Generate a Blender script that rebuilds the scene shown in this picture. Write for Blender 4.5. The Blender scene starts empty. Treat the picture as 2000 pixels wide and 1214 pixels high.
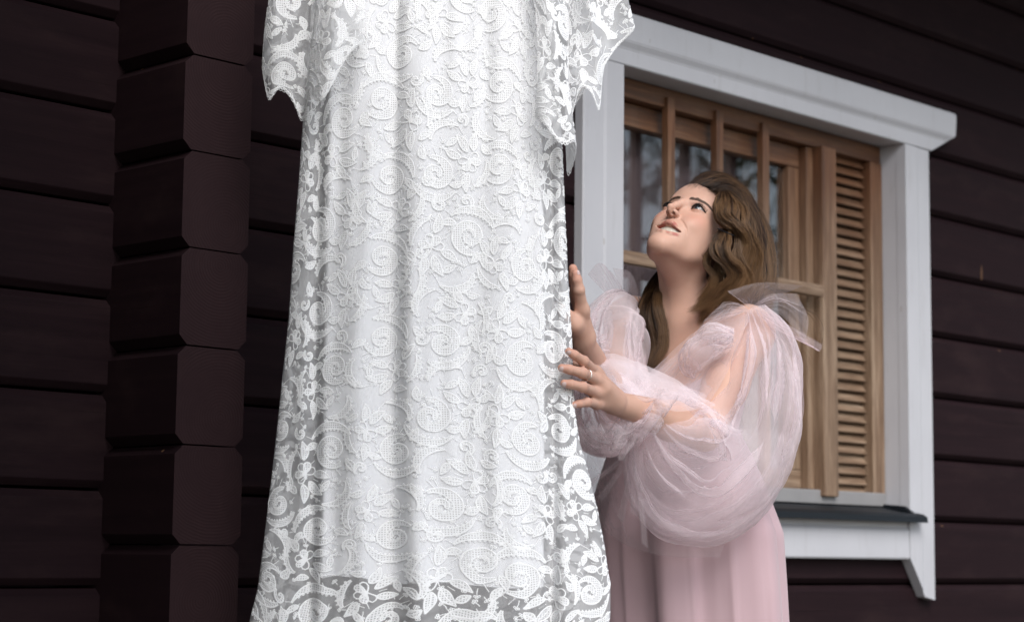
import bpy, bmesh, math, random
import numpy as np
from mathutils import Vector, Matrix

random.seed(7)
RNG = np.random.default_rng(11)
SC = bpy.context.scene
COL = SC.collection

# ------------------------------------------------------------------ camera
YAW, PITCH, ROLL, FPX = 0.8054314, 0.1219142, 0.01103895, 3925.4
CAM_H = 1.05
CAM = np.array([0.0, -3.16098251, CAM_H])


def cam_matrix():
    cy, sy, cp, sp = math.cos(YAW), math.sin(YAW), math.cos(PITCH), math.sin(PITCH)
    fwd = np.array([sy * cp, cy * cp, sp])
    right = np.array([cy, -sy, 0.0])
    up = np.cross(right, fwd)
    c, s = math.cos(ROLL), math.sin(ROLL)
    return np.array([c * right + s * up, -s * right + c * up, fwd])


MC = cam_matrix()
R_, U_, F_ = MC


def at(px, py, dep):
    """World point seen at photo pixel (px, py) at a distance dep along the view axis."""
    return CAM + MC.T @ np.array([(px - 1000) / FPX * dep, -(py - 607) / FPX * dep, dep])


def atv(a):
    a = np.asarray(a, float)
    d = a[:, 2:3]
    v = np.concatenate([(a[:, 0:1] - 1000) / FPX * d, -(a[:, 1:2] - 607) / FPX * d, d], 1)
    return CAM + v @ MC


cam_d = bpy.data.cameras.new('camera')
cam_d.sensor_width = 36.0
cam_d.lens = FPX / 2000 * 36
cam_d.clip_end = 500
cam_d.dof.use_dof = True
cam_d.dof.focus_distance = 3.78
cam_d.dof.aperture_fstop = 4.2
cam = bpy.data.objects.new('camera', cam_d)
m = Matrix.Identity(4)
for i in range(3):
    m[i][0], m[i][1], m[i][2], m[i][3] = R_[i], U_[i], -F_[i], CAM[i]
cam.matrix_world = m
COL.objects.link(cam)
SC.camera = cam

# ------------------------------------------------------------------ daylight
SUN_EL, SUN_AZ = math.radians(42), math.radians(211)      # azimuth clockwise from +Y
world = bpy.data.worlds.new('World')
SC.world = world
world.use_nodes = True
wn, wl = world.node_tree.nodes, world.node_tree.links
bg = wn['Background']
sky = wn.new('ShaderNodeTexSky')
sky.sky_type = 'NISHITA'
sky.sun_disc = False
sky.sun_elevation = SUN_EL
sky.sun_rotation = SUN_AZ
sky.dust_density = 1.0
sky.air_density = 1.0
hs = wn.new('ShaderNodeHueSaturation')
hs.inputs['Saturation'].default_value = 0.52
wl.new(sky.outputs[0], hs.inputs['Color'])
wl.new(hs.outputs[0], bg.inputs['Color'])
bg.inputs['Strength'].default_value = 0.105

sun_d = bpy.data.lights.new('sun', 'SUN')
sun_d.energy = 1.45
sun_d.angle = math.radians(34)
sun_d.color = (1.0, 0.985, 0.97)
sun = bpy.data.objects.new('sun', sun_d)
sv = Vector((math.sin(SUN_AZ) * math.cos(SUN_EL), math.cos(SUN_AZ) * math.cos(SUN_EL), math.sin(SUN_EL)))
sun.rotation_euler = sv.to_track_quat('Z', 'Y').to_euler()
sun.location = (0, -10, 12)
COL.objects.link(sun)

SC.view_settings.view_transform = 'Standard'
SC.view_settings.look = 'None'
SC.view_settings.gamma = 1.0
SC.view_settings.exposure = 0.98
SC.view_settings.use_curve_mapping = False
SC.render.engine = 'CYCLES'
SC.cycles.transparent_max_bounces = 40
SC.cycles.max_bounces = 10
SC.cycles.use_denoising = True
SC.cycles.use_adaptive_sampling = False
SC.cycles.sample_clamp_indirect = 2.5
SC.cycles.sampling_pattern = 'BLUE_NOISE'


# ------------------------------------------------------------------ helpers
def put(name, me, mat=None, parent=None, kind=None):
    o = bpy.data.objects.new(name, me)
    COL.objects.link(o)
    if mat is not None:
        me.materials.append(mat)
    if parent is not None:
        o.parent = parent
    if kind:
        o['kind'] = kind
    return o


def empty(name, label=None, cat=None, loc=(0, 0, 0), parent=None, group=None):
    o = bpy.data.objects.new(name, None)
    COL.objects.link(o)
    o.location = loc
    o.empty_display_size = 0.1
    if parent is not None:
        o.parent = parent
    if label:
        o['label'] = label
    if cat:
        o['category'] = cat
    if group:
        o['group'] = group
    return o


def mesh(name, verts, faces, smooth=False):
    me = bpy.data.meshes.new(name)
    verts = np.asarray(verts, dtype=np.float32)
    if isinstance(faces, np.ndarray):
        n, k = faces.shape
        me.vertices.add(len(verts))
        me.vertices.foreach_set('co', verts.ravel())
        me.loops.add(n * k)
        me.loops.foreach_set('vertex_index', faces.astype(np.int32).ravel())
        me.polygons.add(n)
        me.polygons.foreach_set('loop_start', np.arange(0, n * k, k, dtype=np.int32))
        me.update(calc_edges=True)
        me.validate()
    else:
        me.from_pydata([tuple(map(float, v)) for v in verts], [], [tuple(map(int, f)) for f in faces])
        me.update()
    if smooth and len(me.polygons):
        me.polygons.foreach_set('use_smooth', np.ones(len(me.polygons), dtype=bool))
    return me


def bevelled(bm, w, seg=2):
    if w > 0:
        bmesh.ops.bevel(bm, geom=list(bm.edges), offset=w, segments=seg, profile=0.6, affect='EDGES', clamp_overlap=True)
    bmesh.ops.recalc_face_normals(bm, faces=bm.faces)


def box(name, x, y, z, mat, parent=None, bev=0.002, rot=None):
    """x, y, z are (lo, hi); the object's origin is its centre."""
    c = Vector(((x[0] + x[1]) / 2, (y[0] + y[1]) / 2, (z[0] + z[1]) / 2))
    bm = bmesh.new()
    bmesh.ops.create_cube(bm, size=1.0)
    bmesh.ops.scale(bm, vec=(x[1] - x[0], y[1] - y[0], z[1] - z[0]), verts=bm.verts)
    bevelled(bm, bev)
    me = bpy.data.meshes.new(name)
    bm.to_mesh(me)
    bm.free()
    o = put(name, me, mat, parent)
    o.location = c
    if rot:
        o.rotation_euler = rot
    return o


def prism(name, poly, axis, a, b, mat, parent=None, bev=0.0):
    """Extrude a 2D polygon along axis 'x' (poly in y,z), 'y' (poly in x,z) or 'z' (poly in x,y)."""
    bm = bmesh.new()
    def co(p, t):
        return {'x': (t, p[0], p[1]), 'y': (p[0], t, p[1]), 'z': (p[0], p[1], t)}[axis]
    va = [bm.verts.new(co(p, a)) for p in poly]
    vb = [bm.verts.new(co(p, b)) for p in poly]
    n = len(poly)
    bm.faces.new(va)
    bm.faces.new(vb[::-1])
    for i in range(n):
        bm.faces.new((va[i], va[(i + 1) % n], vb[(i + 1) % n], vb[i]))
    bevelled(bm, bev)
    me = bpy.data.meshes.new(name)
    bm.to_mesh(me)
    bm.free()
    return put(name, me, mat, parent)


def tube(pts, r, n=8, cap=True):
    pts = np.asarray(pts, float)
    rr = np.full(len(pts), r) if np.isscalar(r) else np.asarray(r, float)
    T_ = np.gradient(pts, axis=0); T_ /= np.linalg.norm(T_, axis=1)[:, None] + 1e-12
    ref = np.array([0, 0, 1.0]) if abs(T_[0, 2]) < 0.9 else np.array([1.0, 0, 0])
    V = []
    s = np.cross(T_[0], ref); s /= np.linalg.norm(s)
    for i in range(len(pts)):
        s = s - T_[i] * (s @ T_[i]); s /= np.linalg.norm(s)
        b = np.cross(T_[i], s)
        a = np.arange(n) * 2 * np.pi / n
        V.append(pts[i] + rr[i] * (np.cos(a)[:, None] * s + np.sin(a)[:, None] * b))
    V = np.concatenate(V)
    Fc = [(i * n + a, i * n + (a + 1) % n, (i + 1) * n + (a + 1) % n, (i + 1) * n + a) for i in range(len(pts) - 1) for a in range(n)]
    if cap:
        Fc += [tuple(range(n))[::-1], tuple((len(pts) - 1) * n + a for a in range(n))]
    return V, Fc


class Nodes:
    """Small shorthand for material node trees."""
    def __init__(self, name):
        self.mat = bpy.data.materials.new(name)
        self.mat.use_nodes = True
        self.nt = self.mat.node_tree
        self.bsdf = self.nt.nodes['Principled BSDF']
        self.out = self.nt.nodes['Material Output']

    def n(self, kind, **kw):
        nd = self.nt.nodes.new('ShaderNode' + kind)
        ins = kw.pop('ins', {})
        for k, v in kw.items():
            setattr(nd, k, v)
        for k, v in ins.items():
            if isinstance(v, bpy.types.NodeSocket):
                self.nt.links.new(v, nd.inputs[k])
            else:
                nd.inputs[k].default_value = v
        return nd

    def link(self, a, b):
        self.nt.links.new(a, b)

    def coords(self, scale=(1, 1, 1), which='Object', loc=None):
        tc = self.n('TexCoord')
        mp = self.n('Mapping', ins={'Vector': tc.outputs[which], 'Scale': scale})
        if loc is not None:
            self.link(loc, mp.inputs['Location'])
        return mp.outputs[0]

    def noise(self, vec, scale, detail=4.0, rough=0.55, dist=0.0):
        return self.n('TexNoise', ins={'Vector': vec, 'Scale': scale, 'Detail': detail, 'Roughness': rough, 'Distortion': dist}).outputs['Fac']

    def ramp(self, fac, stops, interp='LINEAR'):
        r = self.n('ValToRGB', ins={'Fac': fac})
        r.color_ramp.interpolation = interp
        els = r.color_ramp.elements
        while len(els) < len(stops):
            els.new(0.5)
        for e, (p, c) in zip(els, stops):
            e.position = p
            e.color = (*c, 1) if len(c) == 3 else c
        return r.outputs['Color']

    def mix(self, fac, a, b, mode='MIX'):
        m_ = self.n('Mix', data_type='RGBA', blend_type=mode)
        for k, v in ((0, fac), (6, a), (7, b)):
            if isinstance(v, bpy.types.NodeSocket):
                self.link(v, m_.inputs[k])
            elif k == 0:
                m_.inputs[k].default_value = v
            else:
                m_.inputs[k].default_value = (*v, 1)
        return m_.outputs[2]

    def math(self, op, a, b=0.0, c=0.0, clamp=False):
        nd = self.n('Math', operation=op, use_clamp=clamp)
        for i, v in enumerate((a, b, c)):
            if isinstance(v, bpy.types.NodeSocket):
                self.link(v, nd.inputs[i])
            else:
                nd.inputs[i].default_value = v
        return nd.outputs[0]

    def bump(self, height, strength=0.3, dist=0.002):
        b = self.n('Bump', ins={'Height': height, 'Strength': strength, 'Distance': dist})
        return b.outputs[0]

    def set(self, **kw):
        for k, v in kw.items():
            s = self.bsdf.inputs[k.replace('_', ' ')]
            if isinstance(v, bpy.types.NodeSocket):
                self.link(v, s)
            else:
                s.default_value = v if not isinstance(v, tuple) or len(v) == 4 or k in ('Subsurface_Radius',) else (*v, 1)
        return self.mat


# ------------------------------------------------------------------ materials of the setting
def mat_log(name, grain='x', ends=False):
    N = Nodes(name)
    oi = N.n('ObjectInfo')
    st = (0.35, 9, 9) if grain == 'x' else (9, 0.35, 9)
    rnd = N.math('MULTIPLY', oi.outputs['Random'], 40.0)
    vec = N.coords(st, loc=rnd)
    g = N.noise(vec, 6.0, 8, 0.65, 0.4)
    g2 = N.noise(N.coords(), 3.0, 3)
    colr = N.ramp(g, [(0.25, (0.0125, 0.0066, 0.0082)), (0.55, (0.0190, 0.0098, 0.0118)), (0.8, (0.027, 0.0145, 0.016))])
    colr = N.mix(N.math('MULTIPLY', g2, 0.5), colr, (0.0145, 0.0076, 0.0090))
    worn = N.n('MapRange', ins={'Value': N.noise(N.coords((1.6, 3, 5), loc=rnd), 2.4, 5, 0.65), 'From Min': 0.52, 'From Max': 0.75}).outputs[0]
    colr = N.mix(N.math('MULTIPLY', worn, 0.45), colr, (0.036, 0.0205, 0.0205))
    crack = N.n('MapRange', ins={'Value': N.noise(N.coords((0.25, 26, 26) if grain == 'x' else (26, 0.25, 26), loc=rnd), 3.0, 5, 0.7), 'From Min': 0.66, 'From Max': 0.72}).outputs[0]
    colr = N.mix(N.math('MULTIPLY', crack, 0.6), colr, (0.006, 0.0035, 0.004))
    height = N.math('SUBTRACT', g, crack)
    if ends:
        # growth rings and saw marks on the cut ends, seen in x,z
        tc = N.n('TexCoord')
        mp = N.n('Mapping', ins={'Vector': tc.outputs['Generated'], 'Scale': (0.9, 0.05, 1.05)})
        off = N.n('CombineXYZ', ins={'X': N.math('MULTIPLY_ADD', oi.outputs['Random'], 0.35, -0.62), 'Y': 0.0, 'Z': N.math('MULTIPLY_ADD', N.math('FRACT', N.math('MULTIPLY', oi.outputs['Random'], 7.3)), 1.1, -1.15)})
        N.link(off.outputs[0], mp.inputs['Location'])
        wv = N.n('TexWave', wave_type='RINGS', rings_direction='Y', ins={'Vector': mp.outputs[0], 'Scale': 9.0, 'Distortion': 2.2, 'Detail': 2.0, 'Detail Scale': 0.8})
        wm = N.noise(N.coords((5, 5, 5)), 3.0, 2)
        height = N.math('MULTIPLY', wv.outputs['Fac'], N.math('MULTIPLY', wm, wm))
        geo = N.n('NewGeometry')
        sep = N.n('SeparateXYZ', ins={'Vector': geo.outputs['Normal']})
        isend = N.math('LESS_THAN', sep.outputs['Y'], -0.8)
        height = N.math('MULTIPLY', height, isend)
        colr = N.mix(isend, colr, N.mix(g, (0.023, 0.0125, 0.0142), (0.031, 0.0170, 0.0190)))
        colr = N.mix(N.math('MULTIPLY', height, 0.5), colr, (0.052, 0.030, 0.030))
    # resin runs and chips in the paint: rare short vertical streaks
    vs = N.n('TexVoronoi', feature='F1', ins={'Vector': N.coords((34, 34, 3.4), loc=rnd), 'Scale': 1.0, 'Randomness': 1.0})
    d = N.math('LESS_THAN', vs.outputs['Distance'], 0.105)
    rare = N.math('GREATER_THAN', N.n('SeparateColor', ins={'Color': vs.outputs['Color']}).outputs[0], 0.92)
    chip = N.math('MULTIPLY', d, rare)
    colr = N.mix(N.math('MULTIPLY', chip, 0.7), colr, (0.24, 0.13, 0.07))
    b = N.bump(height, 0.5, 0.0015)
    return N.set(Base_Color=colr, Roughness=N.math('MULTIPLY_ADD', g, 0.2, 0.55), Normal=b, **{'Specular_IOR_Level': 0.06})


def mat_white_paint():
    N = Nodes('white_paint')
    g = N.noise(N.coords((14, 14, 0.7)), 7.0, 6, 0.6)
    gh = N.noise(N.coords((0.7, 14, 14)), 7.0, 6, 0.6)
    big = N.noise(N.coords(), 2.3, 4, 0.6)
    spots = N.n('TexVoronoi', feature='F1', ins={'Vector': N.coords((26, 26, 9)), 'Scale': 1.0})
    sp = N.math('MULTIPLY', N.math('LESS_THAN', spots.outputs['Distance'], 0.09),
                N.math('GREATER_THAN', N.n('SeparateColor', ins={'Color': spots.outputs['Color']}).outputs[0], 0.86))
    c = N.ramp(big, [(0.3, (0.48, 0.475, 0.50)), (0.65, (0.54, 0.535, 0.56))])
    c = N.mix(N.math('MULTIPLY', g, 0.22), c, (0.44, 0.435, 0.45))
    c = N.mix(N.math('MULTIPLY', sp, 0.45), c, (0.33, 0.30, 0.28))
    grime = N.n('MapRange', ins={'Value': N.noise(N.coords((9, 9, 1.6)), 3.0, 5, 0.7), 'From Min': 0.55, 'From Max': 0.75}).outputs[0]
    c = N.mix(N.math('MULTIPLY', grime, 0.35), c, (0.36, 0.345, 0.34))
    b = N.bump(N.math('ADD', g, gh), 0.12, 0.001)
    return N.set(Base_Color=c, Roughness=0.5, Normal=b)


def mat_wood(name, grain):
    N = Nodes(name)
    oi = N.n('ObjectInfo')
    rnd = N.math('MULTIPLY', oi.outputs['Random'], 30.0)
    st = {'z': (16, 16, 0.8), 'x': (0.8, 16, 16)}[grain]
    vec = N.coords(st, loc=rnd)
    g = N.noise(vec, 3.2, 6, 0.6, 0.6)
    fine = N.noise(vec, 14.0, 4, 0.6)
    geo = N.n('NewGeometry')
    zz = N.n('SeparateXYZ', ins={'Vector': geo.outputs['Position']}).outputs['Z']
    wear = N.math('ADD', N.n('MapRange', ins={'Value': zz, 'From Min': 2.2, 'From Max': 1.75}).outputs[0],
                  N.math('MULTIPLY_ADD', N.noise(N.coords((4, 4, 1.2), loc=rnd), 2.0, 3), 0.9, -0.5), clamp=True)
    fresh = N.ramp(g, [(0.28, (0.070, 0.026, 0.011)), (0.5, (0.135, 0.054, 0.023)), (0.72, (0.22, 0.100, 0.045))])
    old = N.ramp(g, [(0.25, (0.135, 0.082, 0.050)), (0.5, (0.26, 0.172, 0.110)), (0.75, (0.43, 0.315, 0.222))])
    c = N.mix(wear, fresh, old)
    c = N.mix(N.math('MULTIPLY', N.n('MapRange', ins={'Value': fine, 'From Min': 0.42, 'From Max': 0.62}).outputs[0], 0.5), c, (0.085, 0.042, 0.022))
    return N.set(Base_Color=c, Roughness=0.55, Normal=N.bump(fine, 0.25, 0.0012))


M_LOG = mat_log('dark_brown_log', 'x')
M_LOGEND = mat_log('dark_brown_log_end', 'y', True)
M_WHITE = mat_white_paint()
M_WOODV = mat_wood('weathered_pine_upright', 'z')
M_WOODH = mat_wood('weathered_pine_level', 'x')


def simple(name, col, rough=0.5, noise=0.15, scale=20.0, spec=0.5, metal=0.0):
    N = Nodes(name)
    f = N.noise(N.coords(), scale, 4)
    c = N.mix(N.math('MULTIPLY', f, noise * 2), col, tuple(x * 0.6 for x in col))
    return N.set(Base_Color=c, Roughness=rough, Metallic=metal, Specular_IOR_Level=spec)


M_GREYWOOD = simple('grey_painted_sill', (0.30, 0.29, 0.29), 0.6, 0.3, 14)
M_BLACK = simple('black_steel_flashing', (0.010, 0.013, 0.017), 0.5, 0.3, 9, 0.2)
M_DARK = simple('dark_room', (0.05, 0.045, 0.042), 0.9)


def mat_glass():
    N = Nodes('window_glass')
    tr = N.n('BsdfTransparent', ins={'Color': (0.93, 0.94, 0.94, 1)})
    gl = N.n('BsdfGlossy', ins={'Roughness': 0.012, 'Color': (1, 1, 1, 1)})
    wob = N.noise(N.coords((1, 1, 0.7)), 3.0, 2)
    N.link(N.bump(wob, 0.25, 0.004), gl.inputs['Normal'])
    fr = N.n('LayerWeight', ins={'Blend': 0.5})
    fac = N.math('MULTIPLY_ADD', N.math('POWER', fr.outputs['Facing'], 3.0), 1.0, 0.045, clamp=True)
    mx = N.n('MixShader', ins={0: fac, 1: tr.outputs[0], 2: gl.outputs[0]})
    N.link(mx.outputs[0], N.out.inputs[0])
    return N.mat


M_GLASS = mat_glass()


def mat_sheer(name, col, opac):
    N = Nodes(name)
    tr = N.n('BsdfTransparent')
    df = N.n('BsdfDiffuse', ins={'Color': (*col, 1)})
    tl = N.n('BsdfTranslucent', ins={'Color': (*col, 1)})
    m1 = N.n('MixShader', ins={0: 0.08, 1: df.outputs[0], 2: tl.outputs[0]})
    mx = N.n('MixShader', ins={0: opac, 1: tr.outputs[0], 2: m1.outputs[0]})
    N.link(mx.outputs[0], N.out.inputs[0])
    return N.mat


M_CURTAIN = mat_sheer('sheer_curtain', (0.20, 0.150, 0.160), 0.9)

# ------------------------------------------------------------------ ground
N = Nodes('trodden_ground')
gg = N.noise(N.coords(which='Object'), 1.3, 8, 0.65)
N.set(Base_Color=N.ramp(gg, [(0.3, (0.07, 0.062, 0.05)), (0.55, (0.13, 0.12, 0.10)), (0.75, (0.09, 0.10, 0.05))]), Roughness=0.95,
      Normal=N.bump(N.noise(N.coords(), 60.0, 4), 0.6, 0.02))
GZ = 0.13
gv = [(-150, -150, GZ), (150, -150, GZ), (150, 150, GZ), (-150, 150, GZ)]
put('ground', mesh('ground', gv, [(0, 1, 2, 3)]), N.mat, kind='structure')

# ------------------------------------------------------------------ log house
PITCH_Z = 0.18
Z0 = 2.0676 + 0.0
house = empty('log_house', 'dark brown log house with notched corner logs and a white framed window', 'house', (3.5, 0, 0))
HP = Vector(house.location)


def rel(o):
    """Keep a world-placed mesh in place under an Empty that is not at the origin."""
    p = o.parent
    off = Vector((0, 0, 0))
    while p is not None:
        off += Vector(p.location)
        p = p.parent
    o.location = Vector(o.location) - off
    return o


CH, GAP, T = 0.0140, 0.0026, 0.16


def log_poly(zb, zt, y0=0.0, y1=T):
    return [(y0 + CH, zb + GAP), (y0, zb + CH + GAP), (y0, zt - CH - GAP), (y0 + CH, zt - GAP), (y1, zt - GAP), (y1, zb + GAP)]


STX0, STX1 = 2.192, 2.347           # the crossing wall of logs
WX0, WX1, WZ0, WZ1 = 3.60, 4.93, 1.172, 2.246
for k in range(-7, 12):
    zt, zb = Z0 - k * PITCH_Z, Z0 - (k + 1) * PITCH_Z
    if zt < 0.16:
        continue
    zb = max(zb, 0.135)
    segs = [(0.0, STX0 + 0.02)]
    if zb < WZ1 and zt > WZ0:
        segs += [(STX1 - 0.02, WX0), (WX1, 9.0)]
    else:
        segs += [(STX1 - 0.02, 9.0)]
    for a, b in segs:
        jit = random.uniform(-0.0012, 0.0012)
        rel(prism('log', log_poly(zb, zt, jit), 'x', a, b, M_LOG, house, 0.0022))
# crossing logs: courses lie half a step lower, their cut ends stand out of the wall
for k in range(-7, 12):
    zt, zb = Z0 - (k + 0.56) * PITCH_Z, Z0 - (k + 1.56) * PITCH_Z
    if zt < 0.16:
        continue
    zb = max(zb, 0.135)
    c2, j = 0.018, random.uniform(-0.002, 0.002)
    e = [(STX0 + c2 + j, zb + 0.0008), (STX1 - c2, zb + 0.0008), (STX1, zb + c2), (STX1, zt - c2), (STX1 - c2, zt - 0.0018), (STX0 + c2 + j, zt - 0.0018), (STX0 + j, zt - c2), (STX0 + j, zb + c2)]
    # the lower arris of each end is cut deeper, like the notch in the photograph
    rel(prism('crossing_log', e, 'y', -0.2175 + random.uniform(-0.003, 0.003), 0.5, M_LOGEND, house, 0.0007))

# eave above the wall and the room behind the window
rel(box('eave_board', (-0.5, 9.5), (-0.86, 0.3), (3.16, 3.20), simple('eave_paint', (0.10, 0.085, 0.08), 0.6), house, 0.003))
rel(box('added_shade_roof', (-1.5, 1.60), (-2.70, -0.02), (2.70, 2.74), bpy.data.materials['eave_paint'], house, 0.003))  # unseen roof added to darken the left wall and corner logs
rel(box('added_shade_side', (-1.35, -1.30), (-2.6, -0.01), (0.135, 2.69), M_LOG, house, 0.003))  # unseen upright added to block light coming from the left
rel(box('eave_fascia', (2.32, 9.5), (-0.90, -0.863), (3.06, 3.26), M_LOG, house, 0.003))
for i in range(10):
    rel(box('rafter_end', (0.54 + i * 0.9, 0.62 + i * 0.9), (-0.855, -0.012), (3.02, 3.157), M_LOG, house, 0.003))
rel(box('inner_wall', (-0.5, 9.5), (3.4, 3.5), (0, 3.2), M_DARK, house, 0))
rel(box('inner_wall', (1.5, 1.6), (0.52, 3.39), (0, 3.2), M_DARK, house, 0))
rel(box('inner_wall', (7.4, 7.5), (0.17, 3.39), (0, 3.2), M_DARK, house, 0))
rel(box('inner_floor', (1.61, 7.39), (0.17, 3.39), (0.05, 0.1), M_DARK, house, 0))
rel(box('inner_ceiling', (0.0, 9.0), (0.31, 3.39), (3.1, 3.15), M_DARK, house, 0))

# ------------------------------------------------------------------ window (a part of the house)
win = empty('window', parent=house)
FY = -0.032


def wpart(o):
    return rel(o)


# head casing: stepped, with its lower corner cut back at the end
hx1 = 5.152
for_head = [(FY, 2.246), (FY, 2.287), (FY - 0.004, 2.294), (FY - 0.010, 2.304), (FY - 0.010, 2.366), (FY - 0.006, 2.376), (FY + 0.004, 2.380), (-0.001, 2.380), (-0.001, 2.246)]
bm = bmesh.new()
LX = 3.385
cols_ = []
for side in (0, 1):
    ring = []
    for (y, z) in for_head:
        if side:
            t = min(1.0, max(0.0, (z - 2.246) / 0.062))
            x = 5.028 + (hx1 - 5.028) * t ** 0.9
        else:
            t = min(1.0, max(0.0, (z - 2.246) / 0.062))
            x = 3.495 - (3.495 - LX) * t ** 0.9
        ring.append(bm.verts.new((x, y, z)))
    cols_.append(ring)
n = len(for_head)
for i in range(n):
    bm.faces.new((cols_[0][i], cols_[0][(i + 1) % n], cols_[1][(i + 1) % n], cols_[1][i]))
bm.faces.new(cols_[0][::-1]); bm.faces.new(cols_[1])
bmesh.ops.recalc_face_normals(bm, faces=bm.faces)
bmesh.ops.bevel(bm, geom=[e for e in bm.edges], offset=0.0022, segments=2, affect='EDGES', clamp_overlap=True)
me = bpy.data.meshes.new('head_casing'); bm.to_mesh(me); bm.free()
wpart(put('head_casing', me, M_WHITE, win))


def side_casing(xi, xo):
    """Upright white casing from inner edge xi to outer edge xo, pointed foot, bead down its length."""
    s = 1 if xo > xi else -1
    w = abs(xo - xi)
    prof = [(0, 0.0), (0.062, 0.0), (0.070, 0.0035), (0.078, 0.0035), (w - 0.004, 0.0035), (w, 0.007)]
    bm = bmesh.new()
    front, back = [], []
    zt = 2.2445
    for d, dy in prof:
        x = xi + s * d
        t = max(0.0, 1 - d / 0.085)
        zb = 0.943 + 0.117 * t
        front.append((bm.verts.new((x, FY + dy, zt)), bm.verts.new((x, FY + dy, zb))))
        back.append((bm.verts.new((x, -0.001, zt)), bm.verts.new((x, -0.001, zb))))
    for i in range(len(prof) - 1):
        bm.faces.new((front[i][0], front[i][1], front[i + 1][1], front[i + 1][0]))
        bm.faces.new((back[i][0], back[i + 1][0], back[i + 1][1], back[i][1]))
        bm.faces.new((front[i][0], front[i + 1][0], back[i + 1][0], back[i][0]))
        bm.faces.new((front[i][1], back[i][1], back[i + 1][1], front[i + 1][1]))
    for i in (0, -1):
        bm.faces.new((front[i][0], back[i][0], back[i][1], front[i][1]))
    bmesh.ops.recalc_face_normals(bm, faces=bm.faces)
    me = bpy.data.meshes.new('side_casing'); bm.to_mesh(me); bm.free()
    return wpart(put('side_casing', me, M_WHITE, win))


side_casing(4.885, 5.019)
side_casing(3.642, 3.500)
# apron board under the sill
wpart(prism('apron_board', [(FY + 0.004, 1.057), (FY + 0.001, 1.062), (FY + 0.001, 1.135), (FY + 0.008, 1.146), (FY + 0.008, 1.172), (-0.001, 1.172), (-0.001, 1.057)], 'x', 3.6445, 4.8825, M_WHITE, win, 0.001))
# white linings of the recess
RY = 0.055
wpart(box('reveal_lining', (4.886, 4.928), (FY + 0.012, 0.13), (1.185, 2.268), M_WHITE, win, 0.0015))
wpart(box('reveal_lining', (3.601, 3.641), (FY + 0.012, 0.13), (1.185, 2.268), M_WHITE, win, 0.0015))
wpart(box('reveal_lining', (3.643, 4.884), (FY + 0.012, 0.13), (2.2475, 2.285), M_WHITE, win, 0.0015))
# steel flashing and grey sill
fl = [(0.05, 1.203), (-0.05, 1.184), (-0.064, 1.176), (-0.066, 1.160), (-0.060, 1.160), (-0.058, 1.1735), (-0.03, 1.176), (0.05, 1.196)]
wpart(prism('flashing', fl, 'x', 3.62, 4.925, M_BLACK, win, 0.0008))
wpart(prism('flashing_end', [(0.05, 1.204), (0.05, 1.212), (-0.02, 1.206), (-0.05, 1.186)], 'x', 4.868, 4.884, M_BLACK, win, 0.0005))
wpart(box('sill_board', (3.645, 4.883), (0.045, 0.13), (1.2055, 1.243), M_GREYWOOD, win, 0.003))
# pine frame
wpart(box('frame_head', (3.643, 4.884), (0.052, 0.13), (2.196, 2.2465), M_WOODH, win, 0.003))
wpart(box('frame_stile', (4.825, 4.884), (0.047, 0.13), (1.232, 2.195), M_WOODV, win, 0.004))
wpart(box('frame_stile', (3.643, 3.70), (0.052, 0.13), (1.244, 2.195), M_WOODV, win, 0.004))
wpart(box('mullion_post', (4.562, 4.629), (0.030, 0.12), (1.225, 2.198), M_WOODV, win, 0.004))
wpart(box('mullion_side', (4.530, 4.5615), (0.062, 0.12), (1.244, 2.195), M_WOODV, win, 0.003))
# glazed sash behind the lattice
SY0, SY1 = 0.085, 0.128
wpart(box('sash_rail', (3.701, 4.529), (SY0, SY1), (2.135, 2.194), M_WOODH, win, 0.003))
wpart(box('sash_rail', (3.701, 4.529), (SY0, SY1), (1.245, 1.295), M_WOODH, win, 0.003))
wpart(box('sash_stile', (4.478, 4.529), (SY0, SY1), (1.296, 2.134), M_WOODV, win, 0.003))
wpart(box('sash_stile', (3.701, 3.745), (SY0, SY1), (1.296, 2.134), M_WOODV, win, 0.003))
wpart(box('inner_sash_stile', (4.40, 4.43), (0.185, 0.225), (1.25, 2.16), M_WOODV, win, 0.003))
wpart(box('inner_sash_stile', (4.455, 4.535), (0.20, 0.24), (1.25, 2.16), M_WOODV, win, 0.003))
gp = wpart(box('glass_pane', (3.746, 4.477), (0.104, 0.108), (1.296, 2.134), M_GLASS, win, 0.0))
# lattice bars laid over the sash
for px in (1309, 1404, 1494):
    P = CAM + (MC.T @ np.array([(px - 1000) / FPX, -(330 - 607) / FPX, 1.0])) * 1.0
    r = P - CAM
    x = (CAM + r * ((0.045 - CAM[1]) / r[1]))[0]
    wpart(box('lattice_bar', (x - 0.0145, x + 0.0145), (0.040, 0.062), (1.2435, 2.222), M_WOODV, win, 0.003))


def z_at(px, py, y):
    r = MC.T @ np.array([(px - 1000) / FPX, -(py - 607) / FPX, 1.0])
    return (CAM + r * ((y - CAM[1]) / r[1]))


zb_ = z_at(1560, 562, 0.03)
wpart(box('lattice_rail', (3.655, zb_[0] + 0.098), (0.015, 0.0395), (zb_[2] - 0.016, zb_[2] + 0.016), M_WOODH, win, 0.004))

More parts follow.
